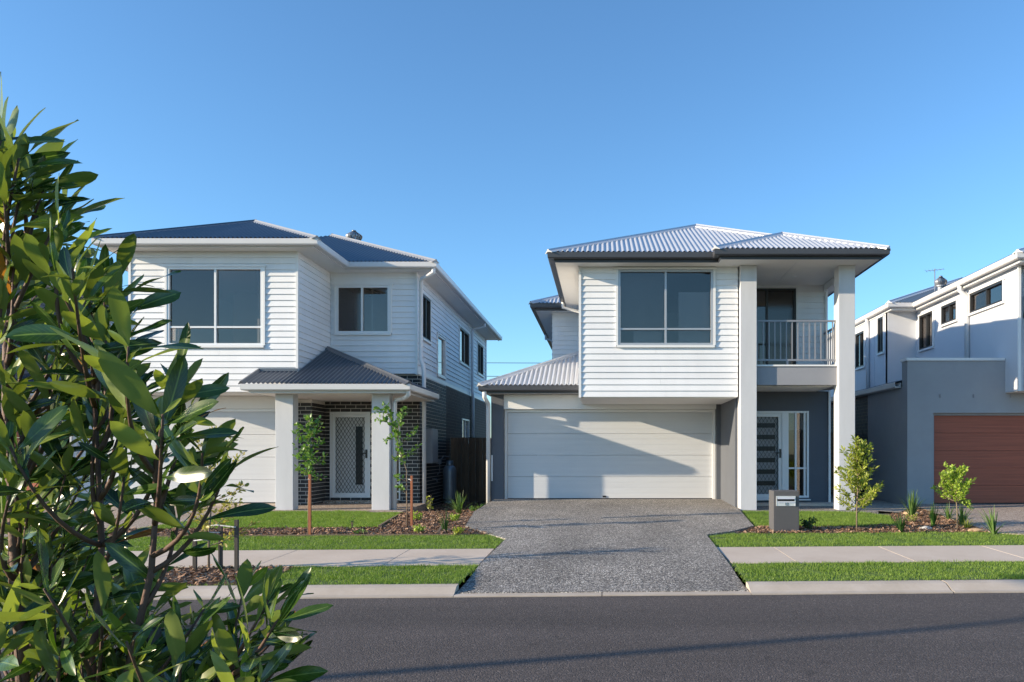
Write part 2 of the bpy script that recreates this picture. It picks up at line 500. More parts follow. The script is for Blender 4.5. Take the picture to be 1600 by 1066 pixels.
def np_mesh(name, verts, faces, tint=None, k=3):
    """fast mesh from numpy arrays: faces (n,k)"""
    me = bpy.data.meshes.new(name)
    nv, nf = len(verts), len(faces)
    me.vertices.add(nv); me.vertices.foreach_set('co', verts.astype(np.float32).ravel())
    me.loops.add(nf * k); me.loops.foreach_set('vertex_index', faces.astype(np.int32).ravel())
    me.polygons.add(nf)
    me.polygons.foreach_set('loop_start', np.arange(0, nf * k, k, dtype=np.int32))
    if tint is not None:
        a = me.attributes.new('tint', 'FLOAT', 'POINT')
        a.data.foreach_set('value', tint.astype(np.float32))
    me.update(calc_edges=True)
    return me

def wallF(x, y, ang):
    """wall frame: local x along the wall, y into it, z up"""
    return Matrix.Translation((x, y, 0)) @ Matrix.Rotation(math.radians(ang), 4, 'Z')

def wall_panel(name, F, x0, x1, z0, z1, holes, th, material, parent):
    xs = sorted({x0, x1, *[h[0] for h in holes], *[h[1] for h in holes]})
    zs = sorted({z0, z1, *[h[2] for h in holes], *[h[3] for h in holes]})
    xs = [x for x in xs if x0 <= x <= x1]; zs = [z for z in zs if z0 <= z <= z1]
    def full(i, j):
        if i < 0 or j < 0 or i >= len(xs) - 1 or j >= len(zs) - 1: return False
        cx = (xs[i] + xs[i + 1]) / 2; cz = (zs[j] + zs[j + 1]) / 2
        return not any(h[0] < cx < h[1] and h[2] < cz < h[3] for h in holes)
    b = MB()
    for i in range(len(xs) - 1):
        for j in range(len(zs) - 1):
            if not full(i, j): continue
            a, c, d, e = xs[i], xs[i + 1], zs[j], zs[j + 1]
            b.poly([(a, 0, d), (c, 0, d), (c, 0, e), (a, 0, e)], F)
            b.poly([(a, th, d), (a, th, e), (c, th, e), (c, th, d)], F)
            if not full(i - 1, j): b.poly([(a, 0, d), (a, 0, e), (a, th, e), (a, th, d)], F)
            if not full(i + 1, j): b.poly([(c, 0, d), (c, th, d), (c, th, e), (c, 0, e)], F)
            if not full(i, j - 1): b.poly([(a, 0, d), (a, th, d), (c, th, d), (c, 0, d)], F)
            if not full(i, j + 1): b.poly([(a, 0, e), (c, 0, e), (c, th, e), (a, th, e)], F)
    return b.build(name, material, parent)

_bm = MB()
_bm.v = [(0, -.025, 0), (1, -.025, 0), (1, 0, 0), (0, 0, 0), (0, -.003, 1), (1, -.003, 1), (1, 0, 1), (0, 0, 1)]
_bm.f = [(0, 3, 2, 1), (4, 5, 6, 7), (0, 1, 5, 4), (1, 2, 6, 5), (2, 3, 7, 6), (3, 0, 4, 7)]
BOARD = {}
def board_mesh(material):
    if material.name not in BOARD:
        me = _bm.mesh('weatherboard')
        me.materials.append(material)
        BOARD[material.name] = me
    return BOARD[material.name]

def boards(F, x0, x1, z0, z1, holes, wall, material, e=0.128):
    me = board_mesh(material)
    n = max(1, round((z1 - z0) / e)); e = (z1 - z0) / n
    def put(a, b, c, d):
        if b - a < 0.01 or d - c < 0.008: return
        if b - a > 2.0 and R.random() < .5:              # butt joint
            m = R.uniform(a + .5, b - .5)
            put(a, m - .0015, c, d); put(m + .0015, b, c, d); return
        link('weatherboard', me, None, wall, F @ Matrix.Translation((a, 0, c)) @ Matrix.Diagonal((b - a, 1, d - c, 1)))
    for k in range(n):
        a, b = z0 + k * e, z0 + (k + 1) * e
        hs = sorted(h for h in holes if h[2] < b - 1e-4 and h[3] > a + 1e-4)
        x = x0
        for h in hs:
            put(x, h[0], a, b)
            if h[2] > a: put(h[0], h[1], a, h[2])
            if h[3] < b: put(h[0], h[1], h[3], b)
            x = h[1]
        put(x, x1, a, b)

def window(F, x0, x1, z0, z1, parent, fm, cols=(0.5,), rows=(), gm=None, screen=(), sill=True, fw=0.045, trim=None, dark=None):
    b = MB()
    y0, y1 = -0.03, 0.07
    b.box(x0, x0 + fw, y0, y1, z0, z1, F); b.box(x1 - fw, x1, y0, y1, z0, z1, F)
    b.box(x0 + fw, x1 - fw, y0 + .001, y1, z0, z0 + fw, F); b.box(x0 + fw, x1 - fw, y0 + .001, y1, z1 - fw, z1, F)
    w = b.build('window', fm, parent)
    cx = [x0 + fw] + [x0 + (x1 - x0) * c for c in cols] + [x1 - fw]
    rz = [z0 + fw] + [z0 + (z1 - z0) * c for c in rows] + [z1 - fw]
    for c in cx[1:-1]:
        MB().box(c - .02, c + .02, y0 + .012, y1 - .02, z0 + fw, z1 - fw, F).build('mullion', fm, w)
    for r in rz[1:-1]:
        MB().box(x0 + fw, x1 - fw, y0 + .014, y1 - .022, r - .018, r + .018, F).build('transom', fm, w)
    for i in range(len(cx) - 1):
        for j in range(len(rz) - 1):
            g = M['glass_screen'] if (i, j) in screen else (gm or M['glass'])
            yy = 0.02 + 0.012 * (i % 2)
            MB().box(cx[i], cx[i + 1], yy, yy + .005, rz[j], rz[j + 1], F).build('pane', g, w)
    if sill:
        MB().box(x0 - .03, x1 + .03, -.06, .0, z0 - .05, z0 - .003, F).build('sill', trim or fm, w)
    if trim is not None:
        t = MB()
        t.box(x0 - .05, x0 - .002, -.04, .0, z0 - .001, z1 + .001, F); t.box(x1 + .002, x1 + .05, -.04, .0, z0 - .001, z1 + .001, F)
        t.box(x0 - .07, x1 + .07, -.05, .0, z1 + .003, z1 + .04, F)
        t.build('architrave', trim, w)
    return w

def offset_path(path, o):
    """offset an open plan polyline to its right by o (mitred)"""
    out = []
    n = len(path)
    for i in range(n):
        p = Vector(path[i])
        def nr(a, b):
            d = (Vector(b) - Vector(a)).normalized()
            return Vector((d.y, -d.x))
        if i == 0: m = nr(path[0], path[1]); k = 1
        elif i == n - 1: m = nr(path[-2], path[-1]); k = 1
        else:
            a, b = nr(path[i - 1], path[i]), nr(path[i], path[i + 1])
            m = (a + b).normalized(); k = 1 / max(0.2, m.dot(a))
        out.append(p + m * o * k)
    return out

def sweep(name, path, prof, material, parent, z=0.0):
    """sweep a closed profile of (outward, height) along a plan polyline; outward is to the right of travel"""
    b = MB()
    rows = [offset_path(path, o) for o, h in prof]
    k = len(prof); n = len(path)
    for i in range(n):
        for j in range(k):
            b.v.append((rows[j][i].x, rows[j][i].y, z + prof[j][1]))
    for i in range(n - 1):
        for j in range(k):
            j2 = (j + 1) % k
            b.f.append((i * k + j, (i + 1) * k + j, (i + 1) * k + j2, i * k + j2))
    b.f.append(tuple(range(k))); b.f.append(tuple(reversed(range((n - 1) * k, n * k))))
    return b.build(name, material, parent)

def eaves(path, ze, zs, parent, gm, fmat=None):
    """quad gutter with rolled lip and fascia behind it; path is the gutter's outer line"""
    sweep('gutter', path, [(0, -.006), (-.012, 0), (-.012, -.015), (-.02, -.10), (-.12, -.10), (-.12, -.125), (-.022, -.125), (-.006, -.105)], gm, parent, ze)
    sweep('fascia', path, [(-.124, -.02), (-.145, -.02), (-.145, zs - ze - .012), (-.124, zs - ze - .012)], fmat or gm, parent, ze)

def slope(poly, e0, up, ze, s, parent, material, pitch=0.09, amp=0.011, name='roof'):
    """corrugated roof plane over a plan polygon: e0 a point on the eave, up the plan direction of rise"""
    u = Vector(up).normalized(); a = Vector((u.y, -u.x)); e0 = Vector(e0)
    P = [((Vector(p) - e0).dot(a), (Vector(p) - e0).dot(u)) for p in poly]
    s0, s1 = min(p[0] for p in P), max(p[0] for p in P)
    n = int((s1 - s0) / (pitch / 8)) + 2
    b = MB(); prev = None
    for i in range(n):
        x = s0 + 1e-4 + (s1 - s0 - 2e-4) * i / (n - 1)
        ts = []
        for j in range(len(P)):
            (xa, ta), (xb, tb) = P[j], P[(j + 1) % len(P)]
            if (xa - x) * (xb - x) <= 0 and abs(xa - xb) > 1e-9:
                ts.append(ta + (tb - ta) * (x - xa) / (xb - xa))
        if len(ts) < 2: prev = None; continue
        t0, t1 = min(ts), max(ts)
        h = amp * math.cos(2 * math.pi * x / pitch)
        k = len(b.v)
        for t in (t0, t1):
            q = e0 + a * x + u * t
            b.v.append((q.x, q.y, ze + s * t + h))
        if prev is not None: b.f.append((prev, k, k + 1, prev + 1))
        prev = k
    me = b.mesh(name, True)
    # outward (up) facing normals
    if me.polygons and me.polygons[len(me.polygons) // 2].normal.z < 0:
        me.flip_normals()
    return link(name, me, material, parent)

def cap(p, q, parent, material, w=0.13, drop=0.045, name='ridge_cap', lift=0.02):
    p, q = Vector(p), Vector(q)
    d = (q - p).normalized(); sd = d.cross(Vector((0, 0, 1))).normalized(); up = sd.cross(d)
    pr = [(-w, -drop), (-.035, .008), (-.018, .034), (.018, .034), (.035, .008), (w, -drop), (w, -drop - .012), (0, -.015), (-w, -drop - .012)]
    b = MB(); k = len(pr)
    for c in (p, q):
        b.v += [tuple(c + sd * x + up * (y + lift)) for x, y in pr]
    for j in range(k):
        j2 = (j + 1) % k
        b.f.append((j, j2, k + j2, k + j))
    b.f.append(tuple(reversed(range(k)))); b.f.append(tuple(range(k, 2 * k)))
    return b.build(name, material, parent)

def downpipe(pts, parent, material, r=0.045):
    b = MB().tube(pts, r, 10)
    return b.build('downpipe', material, parent, True)

_ub = MB().box(0, 1, -.007, .02, 0, 1)
BRICK = {}
class Bricks:
    """collects bricks of one house; the first `limit` become single bricks, the rest one joined part"""
    def __init__(self): self.items = []
    def field(self, F, x0, x1, z0, z1, holes, wall, material, bl=0.24, bh=0.086, j=0.014, shift=0.0):
        n = int(round((z1 - z0) / bh))
        for k in range(n):
            a, b = z0 + k * bh + j / 2, z0 + (k + 1) * bh - j / 2
            if b > z1: break
            x = x0 - (bl / 2 if k % 2 else 0) - shift
            while x < x1:
                p, q = max(x + j / 2, x0), min(x + bl - j / 2, x1)
                x += bl
                if q - p < 0.03: continue
                segs = [(p, q)]
                for h in holes:
                    if h[2] < (a + b) / 2 < h[3]:
                        ns = []
                        for s, t in segs:
                            if t <= h[0] or s >= h[1]: ns.append((s, t)); continue
                            if h[0] - s > 0.03: ns.append((s, h[0]))
                            if t - h[1] > 0.03: ns.append((h[1], t))
                        segs = ns
                for s, t in segs:
                    m = F @ Matrix.Translation((s, R.uniform(-.0015, .0015), a)) @ Matrix.Diagonal((t - s, 1, b - a, 1))
                    self.items.append((m, wall, material))
    def finish(self, limit=300):
        for m, wall, material in self.items[:limit]:
            if material.name not in BRICK:
                me = _ub.mesh('brick'); me.materials.append(material); BRICK[material.name] = me
            link('brick', BRICK[material.name], None, wall, m)
        rest = {}
        for m, wall, material in self.items[limit:]:
            rest.setdefault((wall.name, material.name), (wall, material, MB()))[2].box(0, 1, -.007, .02, 0, 1, m)
        for wall, material, b in rest.values():
            tag(b.build('brickwork', material, wall), kind='stuff')

def garage_door(x0, x1, z0, z1, y, parent, material, n, frame_mat):
    fr = MB()
    fr.box(x0 - .06, x0, y - .06, y + .04, z0 - .02, z1 + .06); fr.box(x1, x1 + .06, y - .06, y + .04, z0 - .02, z1 + .06)
    fr.box(x0 + .001, x1 - .001, y - .055, y + .04, z1, z1 + .055)
    d = fr.build('garage_door', frame_mat, parent)
    h = (z1 - z0 - .02) / n
    for i in range(n):
        a = z0 + .02 + i * h
        b = MB()
        # each panel is three shallow ribs with fine grooves between them
        for k in range(4):
            p, q = a + h * k / 4 + .0016, a + h * (k + 1) / 4 - .0016
            if k == 0: p += .0014
            if k == 3: q -= .0014
            b.box(x0 + .004, x1 - .004, y, y + .03, p, q)
        b.box(x0 + .005, x1 - .005, y + .0028, y + .028, a + .004, a + h - .004)
        b.build('panel', material, d)
    MB().box(x0, x1, y - .004, y + .03, z0, z0 + .02).build('bottom_seal', M['black'], d)
    return d

def screen_door(F, x0, x1, z0, z1, parent, leaf_mat_, glazing):
    """white framed security door with black diamond grille over a solid entry door"""
    b = MB()
    b.box(x0, x0 + .05, -.03, .08, z0, z1, F); b.box(x1 - .05, x1, -.03, .08, z0, z1, F); b.box(x0 + .05, x1 - .05, -.029, .08, z1 - .05, z1, F)
    b.box(x0 + .05, x1 - .05, -.03, .08, z0, z0 + .03, F)
    d = b.build('entry_door', M['frame_white'], parent)
    MB().box(x0 + .05, x1 - .05, .06, .10, z0 + .03, z1 - .05, F).build('door_leaf', leaf_mat_, d)
    for (a, c, e, g) in glazing:
        MB().box(a, c, .052, .06, e, g, F).build('door_glazing', M['black'], d)
    a0, a1, c0, c1 = x0 + .053, x1 - .053, z0 + .033, z1 - .053
    s = MB(); w = .075
    s.box(a0, a0 + w, -.012, .018, c0, c1, F); s.box(a1 - w, a1, -.012, .018, c0, c1, F)
    s.box(a0 + w, a1 - w, -.011, .018, c1 - w, c1, F); s.box(a0 + w, a1 - w, -.011, .018, c0, c0 + w, F)
    s.build('screen_frame', M['frame_white'], d)
    g0, g1, h0, h1 = a0 + w, a1 - w, c0 + w, c1 - w
    m = MB(); st = .085; r = .0055
    for sgn in (1, -1):
        k = -int((h1 - h0) / st) - 2
        while k * st < (g1 - g0) + (h1 - h0) * .7 + 1:
            # line x = g0 + k*st + sgn*0.62*(z-h0)
            pts = []
            xa = g0 + k * st if sgn > 0 else g1 - k * st
            za, zb = h0, h1
            sl = .62 * sgn
            def zx(x): return h0 + (x - xa) / sl
            lo, hi = sorted((zx(g0), zx(g1)))
            za, zb = max(h0, lo), min(h1, hi)
            if zb - za > .03:
                p0 = F @ Vector((xa + sl * (za - h0), .0 + .002 * sgn, za)); p1 = F @ Vector((xa + sl * (zb - h0), .0 + .002 * sgn, zb))
                m.tube([p0, p1], r, 4, False)
            k += 1
    m.build('diamond_grille', M['black'], d)
    hx = a1 - w / 2
    hb = MB().box(hx - .02, hx + .02, -.03, -.012, z0 + .92, z0 + 1.12, F)
    hb.box(hx - .10, hx + .02, -.05, -.03, z0 + 1.02, z0 + 1.045, F)
    hb.build('handle', M['black'], d)
    return d

def whirlybird(c, parent, material, r=.20):
    b = MB()
    b.lathe([(r * .62, -.35), (r * .62, -.02), (r * .95, -.01), (r * .95, .02)], c, 16)
    v = b.build('roof_vent', material, parent, False)
    f = MB()
    for k in range(18):
        a = 2 * math.pi * k / 18
        row = []
        for j in range(7):
            t = j / 6
            rr = r * (0.92 + .28 * math.sin(math.pi * min(1, t * 1.15))) * (1 - .75 * max(0, t - .55) / .45)
            z = .02 + t * .27
            row.append((rr, z))
        n = len(f.v)
        for rr, z in row:
            for da in (0, .30):
                q = rr - (.02 if da else 0)
                f.v.append((c[0] + q * math.cos(a + da), c[1] + q * math.sin(a + da), c[2] + z))
        for j in range(6):
            f.f.append((n + 2 * j, n + 2 * j + 1, n + 2 * j + 3, n + 2 * j + 2))
    f.lathe([(r * .34, .27), (r * .32, .30), (r * .1, .31)], c, 12)
    f.build('turbine', material, v, True)

# ================================================================== the street and the ground
def yroad(x): return 7.54 + 0.045 * x
def clamp(t, a=0.0, b=1.0): return max(a, min(b, t))
def G(x, y):
    z = 0.075 + 0.0227 * (min(y, 18) - 7.9)
    if x < -2.5: z = min(z, .165)
    if x > 5.0: z = min(z, .29 + (.205 - .29) * clamp((x - 5.0) / .7))
    w = clamp((-2.5 - x) / 0.35) * clamp((y - 15.6) / 3.2)
    return z + (-0.045 - z) * w * (1 if x > -4.9 else 0)

def sheet(name, poly, zoff, material, res=0.5, zf=G, parent=None, thick=0.0):
    bm = bmesh.new()
    vs = [bm.verts.new((x, y, 0)) for x, y in poly]
    bm.faces.new(vs)
    xs = [p[0] for p in poly]; ys = [p[1] for p in poly]
    if res:
        x = math.floor(min(xs) / res) * res + res
        while x < max(xs):
            bmesh.ops.bisect_plane(bm, geom=bm.verts[:] + bm.edges[:] + bm.faces[:], plane_co=(x, 0, 0), plane_no=(1, 0, 0)); x += res
        y = math.floor(min(ys) / res) * res + res
        while y < max(ys):
            bmesh.ops.bisect_plane(bm, geom=bm.verts[:] + bm.edges[:] + bm.faces[:], plane_co=(0, y, 0), plane_no=(0, 1, 0)); y += res
    bmesh.ops.recalc_face_normals(bm, faces=bm.faces[:])
    for f in bm.faces:
        if f.normal.z < 0: f.normal_flip()
    for v in bm.verts: v.co.z = zf(v.co.x, v.co.y) + zoff
    if thick:
        ex = bmesh.ops.extrude_face_region(bm, geom=[e for e in bm.edges if e.is_boundary])
        for g in ex['geom']:
            if isinstance(g, bmesh.types.BMVert): g.co.z -= thick
        bmesh.ops.recalc_face_normals(bm, faces=bm.faces[:])
    me = bpy.data.meshes.new(name)
    bm.to_mesh(me); bm.free()
    o = link(name, me, material, parent)
    return o

far = MB().poly([(-900, -900, -.4), (900, -900, -.4), (900, 1500, -.4), (-900, 1500, -.4)]).build('ground', M['far_ground'])
tag(far, kind='structure')
tag(sheet('yard', [(-26, yroad(-26) + 1.75), (22, yroad(22) + 1.75), (22, 44), (-26, 44)], -0.04, M['yard'], 0.5), kind='structure')
tag(sheet('near_verge', [(-26, -7), (22, -7), (22, yroad(22) - 6.0), (-26, yroad(-26) - 6.0)], 0, M['turf_base'], 0, lambda x, y: 0.07), kind='structure')
road = sheet('road', [(-60, yroad(-60) - 6.0), (60, yroad(60) - 6.0), (60, yroad(60)), (-60, yroad(-60))], 0, M['asphalt'], 0, lambda x, y: 0.0)
tag(road, kind='structure')

# rolled concrete kerb in cast lengths, dropped to a thin lip across the driveway
kerb = link('kerb', None); kerb.empty_display_size = .3
tag(kerb, kind='structure')
full = [(0, -.06), (0, .014), (.06, .022), (.12, .05), (.17, .072), (.23, .082), (.30, .082), (.30, -.06)]
lip = [(0, -.06), (0, .012), (.02, .016), (.11, .018), (.11, -.06)]
def kerb_piece(x0, x1, prof):
    b = MB(); k = len(prof)
    for x in (x0, x1):
        b.v += [(x, yroad(x) + d, z) for d, z in prof]
    for j in range(k):
        j2 = (j + 1) % k
        b.f.append((j, k + j, k + j2, j2))
    b.f.append(tuple(range(k))); b.f.append(tuple(reversed(range(k, 2 * k))))
    b.build('kerb_section', M['kerb'], kerb)
for a, b_ in ((-11.2, -8.6), (-8.59, -6.1), (-6.09, -3.62), (-3.61, -1.46), (1.46, 3.49), (3.505, 5.95), (5.965, 8.4), (8.415, 11)):
    kerb_piece(a, b_, full)
for a, b_ in ((-1.455, -.02), (-.01, 1.455)):
    kerb_piece(a, b_, lip)

# footpath of poured slabs with open joints
path = link('footpath', None); tag(path, kind='structure')
def path_slab(x0, x1):
    g = .0035
    pts = [(x0 + g, yroad(x0) + 1.41), (x1 - g, yroad(x1) + 1.41), (x1 - g, yroad(x1) + 2.70), (x0 + g, yroad(x0) + 2.70)]
    MB().slab(pts, lambda x, y: G(x, y) - .08, lambda x, y: G(x, y) + .012).build('concrete_slab', M['concrete'], path, bevel=.003)
xs = [-9.79, -8.34, -6.89, -5.44, -3.99, -2.54, -1.44]
for a, b_ in zip(xs[:-1], xs[1:]): path_slab(a, b_)
xs = [1.50, 2.275, 3.70, 5.12, 6.54, 7.96, 9.38]
for a, b_ in zip(xs[:-1], xs[1:]): path_slab(a, b_)
tag(sheet('path_bed', [(-10, yroad(-10) + 1.42), (9.4, yroad(9.4) + 1.42), (9.4, yroad(9.4) + 2.69), (-10, yroad(-10) + 2.69)], -.03, M['joint'], 1.0), kind='structure')

# driveways
def zdrive(x, y):
    t = clamp((y - yroad(x) - .1) / 1.5)
    t = t * t * (3 - 2 * t)
    return .016 + (0.075 + .0227 * (min(y, 18) - 7.9) + .016 - .016) * t
dl = [(-1.45, yroad(-1.45) + .108), (-1.42, 9.0), (-1.40, 11.05), (-1.62, 11.42), (-2.26, 12.6), (-2.52, 15.0), (-2.53, 17.95)]
dr = [(1.45, yroad(1.45) + .108), (1.46, 9.2), (1.54, 11.52), (1.98, 11.92), (2.46, 12.64), (2.70, 15.22), (2.73, 15.6), (2.75, 17.95)]
drive = sheet('driveway', dl + dr[::-1], .01, M['drive'], 0.4, zdrive, None, 0.16)
tag(drive, kind='structure')
tag(sheet('neighbour_driveway', [(5.95, 11.78), (6.15, 13.5), (7.05, 17.75), (15, 17.85), (15, 8.3), (7.6, 8.1), (7.4, 10.9)], .022, M['drive_warm'], 0.5, G, None, .1), kind='structure')
tag(sheet('far_driveway', [(-12.6, 8.2), (-8.6, 8.2), (-7.5, 12.6), (-7.4, 16.2), (-4.2, 16.2), (-4.2, 16.6), (-7.5, 16.6), (-7.5, 18.3), (-12.6, 18.3)], .008, M['drive_warm'], 0.5, G, None, .1), kind='structure')
tag(sheet('pebble_strip', [(5.1, 15.6), (5.9, 15.4), (6.9, 17.2), (7.02, 26), (5.1, 26)], .004, M['pebbles'], 0.6), kind='structure')

# garden beds
bedL = [(-8.2, yroad(-8.2) + 4.12), (-1.66, yroad(-1.66) + 4.14), (-2.28, 12.62), (-2.54, 15.0), (-2.54, 22.6), (-4.55, 22.6), (-4.55, 19.0), (-4.2, 16.2), (-3.68, 12.7), (-8.2, 12.4)]
bedR = [(2.02, yroad(2.02) + 4.12), (6.0, yroad(6.0) + 4.12), (6.16, 13.5), (6.98, 17.4), (6.0, 15.4), (5.3, 14.35), (4.9, 12.72), (2.5, 12.62)]
bedS = [(-5.1, yroad(-5.1) + .34), (-3.45, yroad(-3.45) + .34), (-3.5, yroad(-3.5) + 1.36), (-5.1, yroad(-5.1) + 1.36)]
for poly in (bedL, bedR, bedS):
    tag(sheet('garden_bed', poly, .004 if poly is not bedS else .012, M['soil'], 0.4), kind='structure')

# turf: a soil-green base and real blades on it
vergeNL = [(-10.5, yroad(-10.5) + .305), (-1.47, yroad(-1.47) + .305), (-1.44, yroad(-1.44) + 1.40), (-10.5, yroad(-10.5) + 1.40)]
vergeNR = [(1.47, yroad(1.47) + .305), (9, yroad(9) + .305), (9, yroad(9) + 1.40), (1.50, yroad(1.5) + 1.40)]
vergeFL = [(-11, yroad(-11) + 2.71), (-1.44, yroad(-1.44) + 2.71), (-1.42, 11.06), (-1.62, yroad(-1.62) + 4.12), (-11, yroad(-11) + 4.12)]
vergeFR = [(1.50, yroad(1.5) + 2.71), (7.4, yroad(7.4) + 2.71), (7.4, 10.9), (5.98, yroad(5.98) + 4.11), (2.0, yroad(2.0) + 4.11), (1.57, 11.5)]
lawnL = [(-7.5, 12.4), (-3.68, 12.7), (-4.18, 16.15), (-7.4, 16.15)]
lawnR = [(2.5, 12.62), (4.9, 12.72), (5.3, 14.35), (5.05, 15.05), (2.74, 15.2)]
def inside(P, poly):
    x, y = P[:, 0], P[:, 1]
    r = np.zeros(len(P), bool)
    n = len(poly)
    for i in range(n):
        (xa, ya), (xb, yb) = poly[i], poly[(i + 1) % n]
        if ya == yb: continue
        c = ((ya > y) != (yb > y)) & (x < (xb - xa) * (y - ya) / (yb - ya) + xa)
        r ^= c
    return r
def scatter(poly, dens, holes=(), wob=0.0):
    xs = [p[0] for p in poly]; ys = [p[1] for p in poly]
    n = int((max(xs) - min(xs)) * (max(ys) - min(ys)) * dens)
    P = np.stack([NR.uniform(min(xs), max(xs), n), NR.uniform(min(ys), max(ys), n)], 1)
    Q = P + NR.normal(0, wob, P.shape) if wob else P
    k = inside(P, poly)
    for h in holes: k &= ~inside(P, h)
    return Q[k]
GV = np.vectorize(G)
def clump(P, s=2.2, seed=0.0):
    return np.array([mnoise.noise((p[0] * s + seed, p[1] * s, seed)) for p in P])
def grass(label, poly, dens, holes=(), zoff=.0, h=(.018, .042), cat='grass'):
    P = scatter(poly, dens, holes, .02)
    P = P[NR.uniform(0, 1, len(P)) < .80 + .9 * clump(P, 4.5, 1.0)]
    n = len(P)
    cl = clump(P, 3.0, 3.0); cl2 = clump(P, .8, 9.0)
    z = GV(P[:, 0], P[:, 1]) + zoff
    hh = NR.uniform(*h, n) * (1 + .35 * cl + .2 * cl2)
    a = NR.uniform(0, 2 * np.pi, n); w = NR.uniform(.0028, .0055, n)
    lean = NR.normal(0, .5, (n, 2)) * hh[:, None]
    V = np.zeros((n, 3, 3))
    V[:, 0, 0] = P[:, 0] - np.cos(a) * w; V[:, 0, 1] = P[:, 1] - np.sin(a) * w; V[:, 0, 2] = z - .004
    V[:, 1, 0] = P[:, 0] + np.cos(a) * w; V[:, 1, 1] = P[:, 1] + np.sin(a) * w; V[:, 1, 2] = z - .004
    V[:, 2, 0] = P[:, 0] + lean[:, 0]; V[:, 2, 1] = P[:, 1] + lean[:, 1]; V[:, 2, 2] = z + hh
    t = np.clip(.50 + .5 * cl + .45 * cl2 + NR.normal(0, .2, n), 0.02, .98)
    me = np_mesh('grass', V.reshape(-1, 3), np.arange(3 * n).reshape(-1, 3), np.repeat(t, 3))
    me.materials.append(M['grass'])
    base = sheet('turf', [tuple(p) for p in poly], zoff - .003 if zoff else .006, M['turf_base'], 0.5)
    tag(base, kind='structure')
    return tag(link('grass', me), label, cat, kind='stuff')
grass('mown green turf strip between kerb and footpath beside the street tree', vergeNL, 7000, (bedS,))
grass('mown green turf strip between kerb and footpath in front of the mailbox', vergeNR, 7000)
grass('green turf strip between footpath and the mulch bed with staked saplings', vergeFL, 5500)
grass('green turf strip between footpath and the mulch bed under the mailbox', vergeFR, 5500)
grass('small square lawn before the brick entry porch', lawnL, 6500, h=(.022, .05))
grass('small lawn behind the mailbox before the grey entry porch', lawnR, 6500, h=(.022, .05))

def chips(label, poly, dens, zoff=.008, sz=(.02, .07)):
    P = scatter(poly, dens, (), .015)
    n = len(P)
    z = GV(P[:, 0], P[:, 1]) + zoff + np.abs(NR.normal(0, .009, n)) + np.maximum(0, clump(P, 2.5, 5.0)) * .03
    a = NR.uniform(0, 2 * np.pi, n); l = NR.uniform(*sz, n) / 2; w = NR.uniform(.005, .013, n)
    tl = NR.normal(0, .35, n); tw = NR.normal(0, .4, n)
    c, s = np.cos(a), np.sin(a)
    V = np.zeros((n, 4, 3))
    for i, (p, q) in enumerate(((-1, -1), (1, -.7), (1, .8), (-1, 1))):
        V[:, i, 0] = P[:, 0] + c * l * p - s * w * q
        V[:, i, 1] = P[:, 1] + s * l * p + c * w * q
        V[:, i, 2] = z + l * p * tl + w * q * tw
    t = np.clip(NR.beta(1.6, 1.8, n), .02, .98)
    me = np_mesh('mulch', V.reshape(-1, 3), np.arange(4 * n).reshape(-1, 4), np.repeat(t, 4), 4)
    me.materials.append(M['chips'])
    return tag(link('mulch', me), label, 'mulch', kind='stuff')
chips('brown bark mulch around the two staked saplings beside the driveway', bedL, 900)
chips('reddish bark mulch around the mailbox and young shrubs', bedR, 1000)
chips('bark mulch around the street tree beside the kerb', bedS, 1200, .016)

# timber and stone edging of the beds
def edging(pts, h=.05):
    b = MB()
    for (xa, ya), (xb, yb) in zip(pts[:-1], pts[1:]):
        d = Vector((xb - xa, yb - ya)).normalized(); n = Vector((-d.y, d.x)) * .018
        b.slab([(xa - n.x, ya - n.y), (xb - n.x, yb - n.y), (xb + n.x, yb + n.y), (xa + n.x, ya + n.y)], lambda x, y: G(x, y) - .05, lambda x, y: G(x, y) + h)
    return b
tag(edging([(-3.68, 12.65), (-4.2, 16.15)]).build('garden_edging', M['edging']), 'timber edging board between small lawn and mulch beside the taller sapling', 'edging')
tag(edging([(-2.52, 11.75), (-3.05, 15.2)], .035).build('garden_edging', M['edging']), 'timber edging board across mulch bed beside the driveway', 'edging')
tag(edging([(-8.2, yroad(-8.2) + 4.12), (-2.0, yroad(-2.0) + 4.12)], .03).build('garden_edging', M['edging']), 'long timber edging between turf strip and mulch under the staked saplings', 'edging')

# ================================================================== HOUSE with the balcony (light roof, white boards)
h1 = thing('house', 'white weatherboard two-storey house with grey entry columns, balcony and pale ribbed roof', 'house', (1.2, 15.75, .24))
F = wallF(0, 17.9, 0)
# garage front: dark piers, pale lintel
wall_panel('garage_pier', F, -2.61, -2.32, .10, 2.76, [], .22, M['dark_render'], h1)
wall_panel('garage_pier', F, 2.62, 3.10, .10, 2.76, [], .22, M['dark_render'], h1)
MB().box(-2.318, 2.618, 17.93, 18.15, 2.42, 2.755).build('lintel', M['white_trim'], h1)
garage_door(-2.255, 2.555, .318, 2.36, 18.10, h1, M['garage_white'], 4, M['white_trim'])
MB().box(-2.31, 2.61, 17.93, 18.3, .1, .315).build('garage_step', M['concrete'], h1)
MB().box(-.02, .06, 18.08, 18.10, .36, .40).build('garage_lock', M['black'], h1)
wall_panel('side_wall', wallF(-2.61, 28.2, -90), 0, 10.29, .0, 2.76, [], .2, M['dark_render'], h1)
wall_panel('wing_wall', wallF(2.72, 17.899, -90), 0, 1.95, .10, 2.528, [], .2, M['dark_render'], h1)
